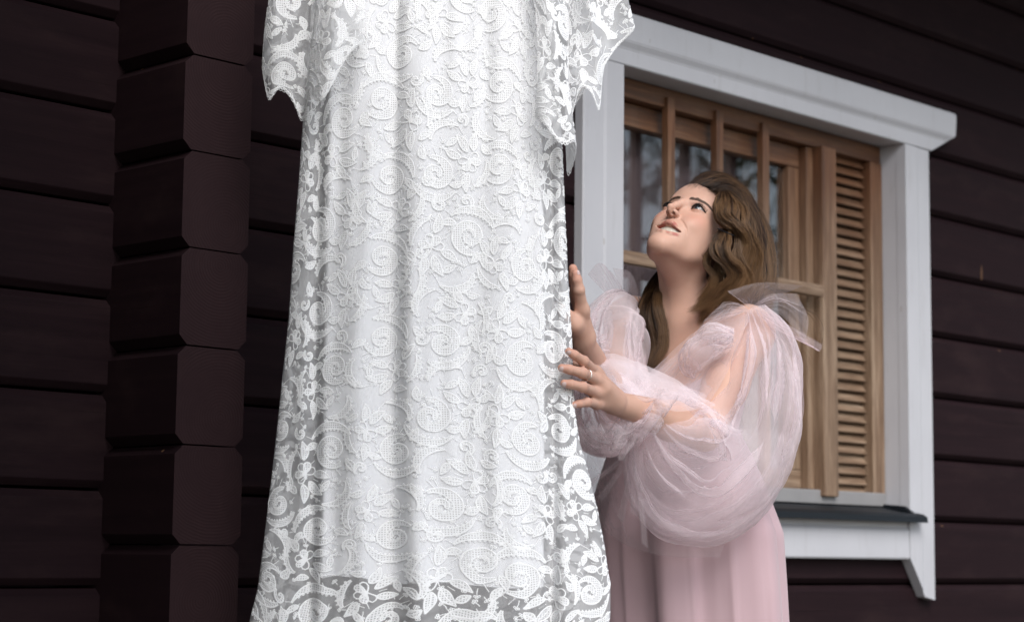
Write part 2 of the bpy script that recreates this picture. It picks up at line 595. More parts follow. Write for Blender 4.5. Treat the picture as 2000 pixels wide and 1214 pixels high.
# louvred panel
louv = empty('louvre_panel', parent=house)
sl = bmesh.new()
bmesh.ops.create_cube(sl, size=1.0)
bmesh.ops.scale(sl, vec=(0.192, 0.0065, 0.034), verts=sl.verts)
bevelled(sl, 0.0016)
slme = bpy.data.meshes.new('slat'); sl.to_mesh(slme); sl.free()
slme.materials.append(M_WOODH)
zs = 1.243
i = 0
while zs < 2.19:
    o = bpy.data.objects.new('slat', slme)
    COL.objects.link(o)
    o.parent = louv
    o.location = (4.727, 0.080, zs + 0.004)
    o.rotation_euler = (math.radians(-38 + random.uniform(-2, 2)), random.uniform(-0.004, 0.004), 0)
    rel(o)
    zs += 0.0294
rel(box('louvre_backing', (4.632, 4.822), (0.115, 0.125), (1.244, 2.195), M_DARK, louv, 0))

# curtains inside the glass
def curtain(x0, x1, y, n, amp, label):
    xs = np.linspace(0, 1, n * 16)
    zz = np.linspace(1.12, 2.3, 14)
    V = []
    for j, z in enumerate(zz):
        w = 0.6 + 0.4 * (1 - j / 13)
        for t in xs:
            V.append((x0 + (x1 - x0) * t + 0.01 * math.sin(9 * t + j * 0.1), y + amp * w * (math.sin(t * n * 6.283 + 0.6 * math.sin(j * 0.3)) + 0.4 * math.sin(t * n * 2.3 * 6.283)), z))
    W_ = len(xs)
    Fc = [(j * W_ + i, j * W_ + i + 1, (j + 1) * W_ + i + 1, (j + 1) * W_ + i) for j in range(len(zz) - 1) for i in range(W_ - 1)]
    me = mesh('curtain', np.array(V) - np.array([(x0 + x1) / 2, y, 1.12]), Fc, True)
    o = put('curtain', me, M_CURTAIN)
    o.location = ((x0 + x1) / 2, y, 1.12)
    o['label'] = label
    o['category'] = 'curtain'
    o['group'] = 'sheer curtains inside the window'


curtain(3.72, 4.34, 0.165, 10, 0.015, 'gathered lavender grey sheer curtain behind the left panes of the window')
curtain(4.62, 4.98, 0.36, 6, 0.016, 'dim sheer curtain hanging behind the glass beside the louvres')

# ------------------------------------------------------------------ pines across the yard (they show in the window glass)
M_BARK = simple('pine_bark', (0.10, 0.065, 0.045), 0.9, 0.4, 12)
Nl = Nodes('pine_needles')
fo = Nl.n('ObjectInfo')
M_NEEDLE = Nl.set(Base_Color=Nl.mix(fo.outputs['Random'], (0.035, 0.055, 0.025), (0.055, 0.075, 0.035)), Roughness=0.7)


def pine(x, y, h, label):
    t = empty('pine_tree', label, 'tree', (x, y, 0), group='pines across the yard reflected in the window')
    rs = np.random.default_rng(int(abs(x * 31 + y * 17)))
    V, Fc = [], []
    nseg = 10
    lean = rs.normal(0, 0.25, 2)
    for j in range(nseg + 1):
        s = j / nseg
        r = 0.17 * (1 - 0.85 * s)
        for a in range(10):
            V.append((lean[0] * s * s + r * math.cos(a * .628), lean[1] * s * s + r * math.sin(a * .628), h * s))
    for j in range(nseg):
        for a in range(10):
            Fc.append((j * 10 + a, j * 10 + (a + 1) % 10, (j + 1) * 10 + (a + 1) % 10, (j + 1) * 10 + a))
    put('trunk', mesh('trunk', V, Fc, True), M_BARK, t)
    nb = 46
    P = []
    for b in range(nb):
        s = 0.38 + 0.62 * (b / nb) ** 0.9
        L_ = (1 - s) * 2.6 + 0.5
        az = rs.uniform(0, 6.283)
        base = np.array([lean[0] * s * s, lean[1] * s * s, h * s])
        dirv = np.array([math.cos(az), math.sin(az), rs.uniform(-0.15, 0.35)])
        m_ = 42
        tt = rs.uniform(0.25, 1, m_)[:, None]
        P.append(base + dirv * tt * L_ + rs.normal(0, 0.16, (m_, 3)) * (0.6 + L_ * 0.25))
    P = np.concatenate(P)
    n = len(P)
    d1 = rs.normal(0, 1, (n, 3)); d1 /= np.linalg.norm(d1, axis=1)[:, None]
    d2 = np.cross(d1, rs.normal(0, 1, (n, 3))); d2 /= np.linalg.norm(d2, axis=1)[:, None]
    sz = rs.uniform(0.10, 0.24, (n, 1))
    V = np.stack([P - d1 * sz, P + d2 * sz * 0.35, P + d1 * sz], 1).reshape(-1, 3)
    put('crown', mesh('crown', V, np.arange(3 * n).reshape(-1, 3)), M_NEEDLE, t)


for (x, y, h, lb) in [(13.5, -8.5, 11, 'tall bare stemmed pine mirrored in the second pane'), (17, -11.5, 14, 'tallest pine at the far edge of the yard'),
                      (11, -9.2, 9, 'slim pine mirrored near the left window pane'), (20, -12, 12, 'leaning pine standing behind the tall one'),
                      (15.6, -14.5, 13, 'broad pine furthest from the house wall'), (23, -9.5, 12, 'pine at the end of the yard beside the wall'), (10.0, -12.5, 12, 'straight pine nearest to the photographer')]:
    pine(x, y, h, lb)

# ------------------------------------------------------------------ lace materials
def mat_cloth(name, col, transl=0.25, rough=0.8, bumpscale=0.0):
    N = Nodes(name)
    df = N.n('BsdfDiffuse', ins={'Color': (*col, 1), 'Roughness': 0.6})
    tl = N.n('BsdfTranslucent', ins={'Color': (*col, 1)})
    if bumpscale:
        w = N.noise(N.coords((1, 1, 1)), bumpscale, 3)
        N.link(N.bump(w, 0.3, 0.001), df.inputs['Normal'])
    mx = N.n('MixShader', ins={0: transl, 1: df.outputs[0], 2: tl.outputs[0]})
    N.link(mx.outputs[0], N.out.inputs[0])
    return N.mat


M_CORD = mat_cloth('lace_cord', (0.96, 0.96, 0.965), 0.05)
M_LINING = mat_cloth('white_lining', (0.90, 0.90, 0.915), 0.04)


def mat_net(name, base, grid, period, col=(0.80, 0.79, 0.80)):
    """Net cloth: threads in a square grid over a finer haze of thread (UV in metres)."""
    N = Nodes(name)
    uv = N.n('UVMap')
    sep = N.n('SeparateXYZ', ins={'Vector': uv.outputs[0]})
    def line(s):
        a = N.math('MULTIPLY', s, 1.0 / period)
        f = N.math('FRACT', a)
        d = N.math('ABSOLUTE', N.math('SUBTRACT', f, 0.5))
        return N.n('MapRange', ins={'Value': d, 'From Min': 0.24, 'From Max': 0.34}).outputs[0]
    g = N.math('MAXIMUM', line(sep.outputs[0]), line(sep.outputs[1]))
    op = N.math('MULTIPLY_ADD', g, grid - base, base)
    lw = N.n('LayerWeight', ins={'Blend': 0.35})
    op = N.math('ADD', op, N.math('MULTIPLY', lw.outputs['Facing'], 0.10), clamp=True)
    tr = N.n('BsdfTransparent')
    df = N.n('BsdfDiffuse', ins={'Color': (*col, 1)})
    tl = N.n('BsdfTranslucent', ins={'Color': (*col, 1)})
    m1 = N.n('MixShader', ins={0: 0.10, 1: df.outputs[0], 2: tl.outputs[0]})
    mx = N.n('MixShader', ins={0: op, 1: tr.outputs[0], 2: m1.outputs[0]})
    N.link(mx.outputs[0], N.out.inputs[0])
    return N.mat


M_NET = mat_net('lace_net', 0.26, 0.32, 0.0016, (0.92, 0.92, 0.93))
M_FILL = mat_net('lace_filling', 0.52, 1.0, 0.0040, (0.95, 0.95, 0.955))


# ------------------------------------------------------------------ lace motifs, in metres on the cloth
class Lace:
    """Collects cords (raised strips) and fillings (flat net patches) drawn on a cloth."""
    def __init__(self):
        self.cords, self.rings, self.fills = [], [], []

    def cord(self, pts, w=0.0021):
        self.cords.append((np.asarray(pts, float), w))

    def ring(self, c, r=0.0024):
        a = np.linspace(0, 2 * np.pi, 10)
        self.cords.append((np.stack([c[0] + r * np.cos(a), c[1] + r * np.sin(a)], 1), 0.0015))

    def band(self, A, B):
        self.fills.append((np.asarray(A, float), np.asarray(B, float)))


def arc_leaf(L, base, ang, ln, wd, n=14, vein=True, bend=0.0):
    t = np.linspace(0, 1, n)
    prof = np.sin(np.pi * t ** 0.8) * wd
    x = t * ln
    y0 = bend * np.sin(np.pi * t) * ln
    c, s = math.cos(ang), math.sin(ang)
    def tr(x, y):
        return np.stack([base[0] + c * x - s * y, base[1] + s * x + c * y], 1)
    A, B = tr(x, y0 + prof), tr(x, y0 - prof)
    L.cord(A, 0.0024); L.cord(B, 0.0024)
    L.band(A, B)
    if vein:
        L.cord(tr(x[:-2], y0[:-2]), 0.0016)
    return tr(x[-1:], y0[-1:])[0]


def petal(L, base, ang, ln, wd, fill):
    a = np.linspace(0, 2 * np.pi, 20)
    x = ln * 0.5 * (1 - np.cos(a))
    y = wd * np.sin(a) * (0.45 + 0.55 * x / ln)
    c, s = math.cos(ang), math.sin(ang)
    P = np.stack([base[0] + c * x - s * y, base[1] + s * x + c * y], 1)
    L.cord(P, 0.0023)
    if fill:
        L.band(P[:10], P[::-1][:10])


def scroll(L, c, r, ang, flip, turns=1.45, picots=True):
    th = np.linspace(0, turns * 2 * np.pi, 64)
    k = th / th[-1]
    ro = r * (1 - 0.80 * k ** 1.15)
    wid = r * (0.34 * (1 - k) ** 0.6 + 0.12) * np.minimum(1, 0.25 + k * 6)
    ri = np.maximum(ro - wid, 0.0)
    f = -1 if flip else 1
    def P(rad):
        return np.stack([c[0] + rad * np.cos(ang + f * th), c[1] + rad * np.sin(ang + f * th)], 1)
    A, B = P(ro), P(ri)
    L.cord(A, 0.0027); L.cord(B, 0.0020); L.band(A, B)
    if picots:
        for i in range(4, 46, 3):
            q = P(ri - 0.0042)[i]
            if ri[i] > r * 0.25:
                L.ring(q, 0.0019)
    return A[0]


def sprig(L, p, ang, ln):
    d = np.array([math.cos(ang), math.sin(ang)])
    e = p + d * ln
    L.cord(np.stack([p, p + d * ln * 0.5 + np.array([-d[1], d[0]]) * ln * 0.06, e]), 0.0013)
    for da in (-1.25, 0.0, 1.25):
        q = e + 0.0036 * np.array([math.cos(ang + da), math.sin(ang + da)])
        L.ring(q, 0.0021)


def crescent(L, pts, w):
    """A curved band of lace with cords on both edges, widest in the middle, picots inside."""
    pts = np.asarray(pts, float)
    t = np.linspace(0, 1, len(pts))
    T_ = np.gradient(pts, axis=0); T_ /= np.linalg.norm(T_, axis=1)[:, None] + 1e-9
    Nn = np.stack([-T_[:, 1], T_[:, 0]], 1)
    ww = (w * np.sin(np.pi * np.clip(t * 0.9 + 0.06, 0, 1)))[:, None]
    A, B = pts + Nn * ww, pts - Nn * ww
    L.cord(A, 0.0026); L.cord(B, 0.0021); L.band(A, B)
    for i in range(2, len(pts) - 2, 2):
        L.ring(B[i] - Nn[i] * 0.0026, 0.0018)


def bez(p0, p1, p2, p3, n=22):
    t = np.linspace(0, 1, n)[:, None]
    p0, p1, p2, p3 = map(np.array, (p0, p1, p2, p3))
    return (1 - t) ** 3 * p0 + 3 * (1 - t) ** 2 * t * p1 + 3 * (1 - t) * t * t * p2 + t ** 3 * p3


TILE = (0.150, 0.205)
LS = 0.70                       # scale of the pattern on the cloth


def lace_tile(L, ox, oy, rs, mirror=False):
    """One repeat of the pattern: scroll, flower with leaves, crescent, sprigs."""
    K = Lace()
    scroll(K, (0.047, 0.135), 0.045, -2.3 + rs.normal(0, 0.08), False)
    crescent(K, bez((0.004, 0.172), (0.03, 0.205), (0.085, 0.200), (0.103, 0.158)), 0.0085)
    f = np.array([0.112, 0.078])
    for a, fl in ((2.75, 0), (1.75, 1), (0.85, 0), (-0.2, 1), (-1.15, 0)):
        petal(K, f, a + rs.normal(0, 0.06), 0.027, 0.0115, fl)
    for q in range(5):
        K.ring(f + 0.004 * np.array([math.cos(q * 1.257), math.sin(q * 1.257)]), 0.0016)
    arc_leaf(K, f + (-0.012, -0.018), -2.45, 0.050, 0.010, bend=0.08)
    arc_leaf(K, f + (0.002, -0.026), -1.75, 0.046, 0.0095, bend=-0.08)
    arc_leaf(K, f + (-0.022, 0.0), -2.95, 0.044, 0.009, bend=-0.06)
    arc_leaf(K, f + (0.006, 0.030), 1.35, 0.046, 0.010, bend=0.1)
    crescent(K, bez((0.008, 0.062), (-0.008, 0.03), (0.022, 0.0), (0.060, 0.006)), 0.008)
    scroll(K, (0.135, 0.172), 0.019, 0.8, True, 1.15, False)
    for (x, y, a, l_) in ((0.040, 0.085, -1.9, 0.017), (0.055, 0.082, -1.2, 0.013), (0.094, 0.118, 1.9, 0.014), (0.135, 0.020, -1.2, 0.013),
                          (0.020, 0.088, 2.4, 0.012), (0.128, 0.135, 0.2, 0.013), (0.045, 0.138, 1.2, 0.010), (0.040, 0.130, -2.2, 0.008),
                          (0.075, 0.020, 0.4, 0.012), (0.085, 0.150, -0.6, 0.012), (0.012, 0.015, -2.0, 0.010), (0.028, 0.045, 0.7, 0.013),
                          (0.070, 0.190, 2.0, 0.010), (0.005, 0.195, 1.0, 0.010), (0.146, 0.105, 0.6, 0.012)):
        sprig(K, np.array([x, y]) + rs.normal(0, 0.002, 2), a + rs.normal(0, 0.15), l_)
    # little leaves and bars that tie the motifs together
    arc_leaf(K, (0.086, 0.148), -0.5, 0.034, 0.008, 10, bend=0.1)
    arc_leaf(K, (0.012, 0.112), -2.2, 0.036, 0.0085, 10, bend=-0.1)
    arc_leaf(K, (0.128, 0.030), 0.4, 0.034, 0.008, 10, bend=0.12)
    arc_leaf(K, (0.066, 0.036), 2.2, 0.032, 0.0075, 10)
    crescent(K, bez((0.150, 0.060), (0.168, 0.085), (0.160, 0.12), (0.140, 0.132), 16), 0.0065)
    for (x0, y0, x1, y1) in ((0.090, 0.11, 0.104, 0.096), (0.02, 0.075, 0.035, 0.092), (0.075, 0.06, 0.09, 0.066), (0.06, 0.006, 0.078, 0.022), (0.1, 0.16, 0.118, 0.165), (0.125, 0.11, 0.138, 0.13), (0.03, 0.19, 0.035, 0.207)):
        K.cord([(x0, y0), (x1, y1)], 0.0012)
    w = TILE[0]
    def mv(P):
        P = P.copy()
        if mirror:
            P[:, 0] = w - P[:, 0]
        P = P - (w / 2, 0.1)
        P = np.stack([P[:, 0] * math.cos(rot) - P[:, 1] * math.sin(rot), P[:, 0] * math.sin(rot) + P[:, 1] * math.cos(rot)], 1) * scl + (w / 2, 0.1)
        return P * LS + (ox, oy)
    for _ in range(10):                                        # stray sprigs between the motifs
        sprig(K, np.array([rs.uniform(0, TILE[0]), rs.uniform(0, TILE[1])]), rs.uniform(0, 6.28), rs.uniform(0.008, 0.014))
    rot, scl = rs.normal(0, 0.28) + math.pi * (rs.uniform() < 0.45), rs.uniform(0.95, 1.15)
    for P, cw in K.cords:
        L.cords.append((mv(P), cw))
    for A, B in K.fills:
        L.fills.append((mv(A), mv(B)))


def fill_area(L, x0, x1, y0, y1, seed):
    rs = np.random.default_rng(seed)
    j = 0
    x = x0 - 0.05
    while x < x1:
        y = y0 - (0.02, 0.11, 0.065, 0.155, 0.04)[j % 5] - 0.08
        while y < y1:
            lace_tile(L, x, y, rs, mirror=(j % 2 == 1))
            y += TILE[1] * LS
        x += TILE[0] * LS
        j += 1


def resample(P, step=0.0045):
    d = np.r_[0, np.cumsum(np.linalg.norm(np.diff(P, axis=0), axis=1))]
    n = max(3, int(d[-1] / step) + 1)
    q = np.linspace(0, d[-1], n)
    return np.stack([np.interp(q, d, P[:, 0]), np.interp(q, d, P[:, 1])], 1)


def lace_mesh(L, surf, valid, lift=0.0003):
    """Lay a drawing on a cloth: surf(s, t) gives points and normals, valid(s, t) says where there is cloth."""
    V, Q, base = [], [], 0
    for P, w in L.cords:
        P = P if w < 0.0016 else resample(P)
        T_ = np.gradient(P, axis=0); T_ /= np.linalg.norm(T_, axis=1)[:, None] + 1e-9
        Nn = np.stack([-T_[:, 1], T_[:, 0]], 1) * (w * 0.5)
        n = len(P)
        V.append(np.concatenate([np.c_[P + Nn, np.full(n, lift)], np.c_[P, np.full(n, lift + w * 0.28)], np.c_[P - Nn, np.full(n, lift)]]))
        i = np.arange(n - 1)
        Q.append(np.concatenate([np.stack([i, i + 1, n + i + 1, n + i], 1), np.stack([n + i, n + i + 1, 2 * n + i + 1, 2 * n + i], 1)]) + base)
        base += 3 * n
    def finish(V, Q):
        V, Q = np.concatenate(V), np.concatenate(Q)
        ok = valid(V[:, 0], V[:, 1])
        Q = Q[ok[Q].all(axis=1)]
        used = np.unique(Q)
        mp = np.zeros(len(V), int); mp[used] = np.arange(len(used))
        V = V[used]
        p, nn = surf(V[:, 0], V[:, 1])
        return p + nn * V[:, 2:3], mp[Q], V[:, :2]
    cordsV, cordsQ, _ = finish(V, Q)
    V, Q, base = [], [], 0
    for A, B in L.fills:
        n = len(A)
        rows = [A * (1 - f) + B * f for f in (0, 0.5, 1)]
        V.append(np.c_[np.concatenate(rows), np.full(3 * n, lift * 0.6)])
        i = np.arange(n - 1)
        Q.append(np.concatenate([np.stack([i, i + 1, n + i + 1, n + i], 1), np.stack([n + i, n + i + 1, 2 * n + i + 1, 2 * n + i], 1)]) + base)
        base += 3 * n
    fV, fQ, fuv = finish(V, Q)
    return (cordsV, cordsQ), (fV, fQ, fuv)


def set_uv(me, uv):
    lay = me.uv_layers.new(name='UVMap')
    idx = np.zeros(len(me.loops), dtype=np.int32)
    me.loops.foreach_get('vertex_index', idx)
    lay.data.foreach_set('uv', np.asarray(uv, np.float32)[idx].ravel())


def lay_lace(L, surf, valid, parent, kind=None):
    (cv, cq), (fv, fq, fuv) = lace_mesh(L, surf, valid)
    if len(cq):
        put('lace_cord', mesh('lace_cord', cv, cq, True), M_CORD, parent, kind='stuff')
    if len(fq):
        me = mesh('lace_filling', fv, fq, True)
        set_uv(me, fuv)
        put('lace_filling', me, M_FILL, parent, kind='stuff')


# ------------------------------------------------------------------ the wedding dress
DD = 3.55
DP0 = at(845, 607, DD)
DA = np.array([R_[0], R_[1], 0.0]); DA /= np.linalg.norm(DA)
DB = np.array([-F_[0], -F_[1], 0.0]); DB /= np.linalg.norm(DB)      # towards the photographer
dress = empty('wedding_dress', 'long white guipure lace wedding dress hanging in front of the notched log corner', 'dress', (float(DP0[0]), float(DP0[1]), 2.42))
DO = np.array(dress.location)


def to_dress(px, py, b=0.0):
    """(across, height) on the upright plane b metres in front of the dress's middle plane."""
    r = MC.T @ np.array([(px - 1000) / FPX, -(py - 607) / FPX, 1.0])
    P0 = DP0 + DB * b
    t = ((P0 - CAM) @ DB) / (r @ DB)
    P = CAM + r * t
    return (P - DP0) @ DA, P[2]


def curve_of(pts, b=0.0):
    q = np.array([to_dress(x, y, b) for x, y in pts])
    q = q[np.argsort(q[:, 1])]
    return lambda z: np.interp(z, q[:, 1], q[:, 0])


edgeL = curve_of([(612, -60), (604, 60), (592, 230), (583, 360), (574, 470), (564, 620), (549, 760), (534, 900), (522, 1000), (511, 1090), (503, 1150), (490, 1200), (478, 1260)])
edgeR = curve_of([(1082, -60), (1088, 60), (1096, 240), (1104, 420), (1110, 540), (1117, 660), (1121, 790), (1132, 860), (1150, 925), (1166, 990), (1180, 1060), (1192, 1140), (1192, 1200), (1186, 1260)])
pleat1 = curve_of([(768, -60), (770, 200), (772, 420), (768, 620), (765, 800), (760, 1000), (752, 1260)])
pleat2 = curve_of([(1062, -60), (1062, 240), (1066, 600), (1066, 900), (1064, 1260)])
pleatL = curve_of([(640, -60), (638, 300), (632, 600), (628, 900), (622, 1260)])
ZTOP, ZBOT = 2.40, to_dress(845, 1262)[1]


def bump1(x, c, w):
    return np.exp(-((x - c) / w) ** 2)


def skirt_front(a, z):
    """How far the front cloth stands out, folds included."""
    aL, aR = edgeL(z), edgeR(z)
    mid, hw = (aL + aR) / 2, (aR - aL) / 2
    k = np.clip(1 - ((a - mid) / hw) ** 2, 0, 1)
    low = np.clip((2.05 - z) / 1.1, 0, 1)
    b = (0.030 + 0.045 * low) * k ** 0.5
    wob = 0.006 * np.sin(z * 5.0 + a * 3)
    b -= (0.013 + 0.016 * low) * bump1(a + wob, pleat1(z) + 0.004, 0.011 + 0.016 * low)
    b += (0.006 + 0.010 * low) * bump1(a + wob, pleat1(z) + 0.052, 0.03)
    b += (0.004 + 0.008 * low) * bump1(a + wob, pleat1(z) - 0.055, 0.028)
    b -= (0.016 + 0.010 * low) * bump1(a, pleat2(z) + 0.012, 0.010)
    b -= (0.010 + 0.012 * low) * bump1(a, pleatL(z) - 0.012, 0.012)
    c3 = 0.085 + 0.012 * np.sin(z * 2.2)
    b += 0.006 * np.sin((a - c3) * 38 + 0.8 * np.sin(z * 2.6)) * (0.4 + 0.6 * low) * bump1(a, 0.09, 0.12)
    b += 0.0025 * np.sin(a * 75 + z * 3.0 + 1.3 * np.sin(z * 6))
    b += 0.0016 * np.sin(a * 130 - z * 17 + 2.0 * np.sin(z * 9 + a * 20))
    return b


def skirt_point(u, z):
    """u in 0..1 runs over the front from left to right, 1..2 back over the rear."""
    u = np.asarray(u, float); z = np.asarray(z, float)
    aL, aR = edgeL(z), edgeR(z)
    uf = np.where(u <= 1, u, 2 - u)
    a = aL + (aR - aL) * (0.5 - 0.5 * np.cos(np.pi * np.clip(uf, 0, 1))) * 0.35 + (aR - aL) * uf * 0.65
    front = u <= 1
    bf = skirt_front(a, z)
    low = np.clip((2.05 - z) / 1.1, 0, 1)
    k = np.clip(1 - (2 * uf - 1) ** 2, 0, 1)
    bb = -(0.02 + 0.05 * low) * k ** 0.5 + 0.012 * np.sin(uf * 31 + z * 1.5) * k
    b = np.where(front, bf, bb)
    return DP0[None, :] * [1, 1, 0] + a[:, None] * DA + b[:, None] * DB + np.stack([0 * z, 0 * z, z], 1)


def with_normal(fn, s, t, es=1e-3, et=1e-3, flip=False):
    p = fn(s, t)
    ds = fn(s + es, t) - p
    dt = fn(s, t + et) - p
    n = np.cross(ds, dt)
    n /= np.linalg.norm(n, axis=1)[:, None] + 1e-12
    return p, -n if flip else n


SW = 0.56     # nominal width of the front, metres: s = u * SW


def hem_z(u):
    e = np.abs(2 * (u % 1.0) - 1)
    up = np.where(u <= 1, np.where(u < 0.5, 0.055, 0.02) * e ** 6, 0.02 * e ** 4)
    return ZBOT + up + 0.010 * np.abs(np.sin(u * 26)) * 1.0


def build_sheet(name, fn, us, zs, mat, parent, uvscale=(1, 1), smooth=True, valid=None):
    U, Zg = np.meshgrid(us, zs)
    p = fn(U.ravel(), Zg.ravel())
    nu, nz = len(us), len(zs)
    i, j = np.meshgrid(np.arange(nu - 1), np.arange(nz - 1))
    a = (j * nu + i).ravel()
    Q = np.stack([a, a + 1, a + nu + 1, a + nu], 1)
    if valid is not None:
        ok = valid(U.ravel(), Zg.ravel())
        Q = Q[ok[Q].all(axis=1)]
    me = mesh(name, p, Q, smooth)
    set_uv(me, np.stack([U.ravel() * uvscale[0], Zg.ravel() * uvscale[1]], 1))
    return put(name, me, mat, parent)


def dress_local(fn):
    return lambda u, z: fn(u, z) - DO


sk = dress_local(skirt_point)


def sk_hem(u, t):
    """t is height above the hem, mapped so that the hem follows its scallops."""
    z = np.asarray(t, float)
    hz = hem_z(np.asarray(u, float))
    zz = np.where(z < ZBOT + 0.25, hz + (z - ZBOT) * (ZBOT + 0.25 - hz) / 0.25, z)
    return sk(u, zz)


build_sheet('lace_overlay', sk_hem, np.linspace(0, 2, 321), np.linspace(ZBOT, ZTOP, 200), M_NET, dress, (SW, 1))
L = Lace()
fill_area(L, 0, 2 * SW, ZBOT, 2.28, 3)
# scalloped hem of linked leaves and rings
for q in np.arange(0, 2 * SW, 0.0024 * 6):
    L.ring((q, ZBOT + 0.001), 0.003)
L.cord(np.stack([np.linspace(0, 2 * SW - 1e-3, 500), np.full(500, ZBOT + 0.005)], 1), 0.003)
lay_lace(L, lambda s, t: with_normal(sk_hem, s / SW, t), lambda s, t: (s > 0.002) & (s < 2 * SW - 0.002) & (t >= ZBOT - 0.002) & (t < 2.3), dress)

# lining: a plain slip inside, narrower and shorter than the lace
linL = curve_of([(655, -60), (641, 200), (638, 300), (634, 600), (630, 900), (626, 1140), (626, 1200)])
linR = curve_of([(1050, -60), (1058, 200), (1062, 400), (1064, 700), (1063, 1000), (1062, 1200)])
linZ = curve_of([(600, 1115)])
zlb = to_dress(900, 1141)[1]


def lining_point(u, t):
    u = np.asarray(u, float); t = np.asarray(t, float)
    uf = np.where(u <= 1, u, 2 - u)
    zb = zlb + 0.016 * np.exp(-((uf - 0.13) / 0.13) ** 4) - 0.004 * np.sin(uf * 9)
    z = zb + (ZTOP - zb) * t
    a = linL(z) + (linR(z) - linL(z)) * uf
    k = np.clip(1 - (2 * uf - 1) ** 2, 0, 1)
    b = np.where(u <= 1, np.minimum(skirt_front(a, z) - 0.0016, 0.12) * np.clip(k * 14, 0, 1) ** 0.35, -0.028 * k ** 0.5 - 0.004)
    return DP0[None, :] * [1, 1, 0] + a[:, None] * DA + b[:, None] * DB + np.stack([0 * z, 0 * z, z], 1) - DO


build_sheet('lining', lining_point, np.linspace(0, 2, 361), np.linspace(0, 1, 200), M_LINING, dress, (1, 1))


# bell sleeves: a folded path at the cuff, drawn together at the shoulder
def catmull(P, n):
    P = np.asarray(P, float)
    m_ = len(P)
    d = np.r_[0, np.cumsum(np.linalg.norm(np.diff(P[:, :2], axis=0), axis=1) + 0.15 * 0.02)]
    q = np.linspace(0, d[-1], n)
    T_ = np.zeros_like(P)
    T_[1:-1] = (P[2:] - P[:-2]) / (d[2:] - d[:-2])[:, None]
    T_[0] = (P[1] - P[0]) / (d[1] - d[0]); T_[-1] = (P[-1] - P[-2]) / (d[-1] - d[-2])
    i = np.clip(np.searchsorted(d, q, 'right') - 1, 0, m_ - 2)
    h = (d[i + 1] - d[i])[:, None]
    s = ((q - d[i])[:, None]) / h
    return ((2 * s ** 3 - 3 * s ** 2 + 1) * P[i] + (s ** 3 - 2 * s ** 2 + s) * h * T_[i] + (-2 * s ** 3 + 3 * s ** 2) * P[i + 1] + (s ** 3 - s ** 2) * h * T_[i + 1])


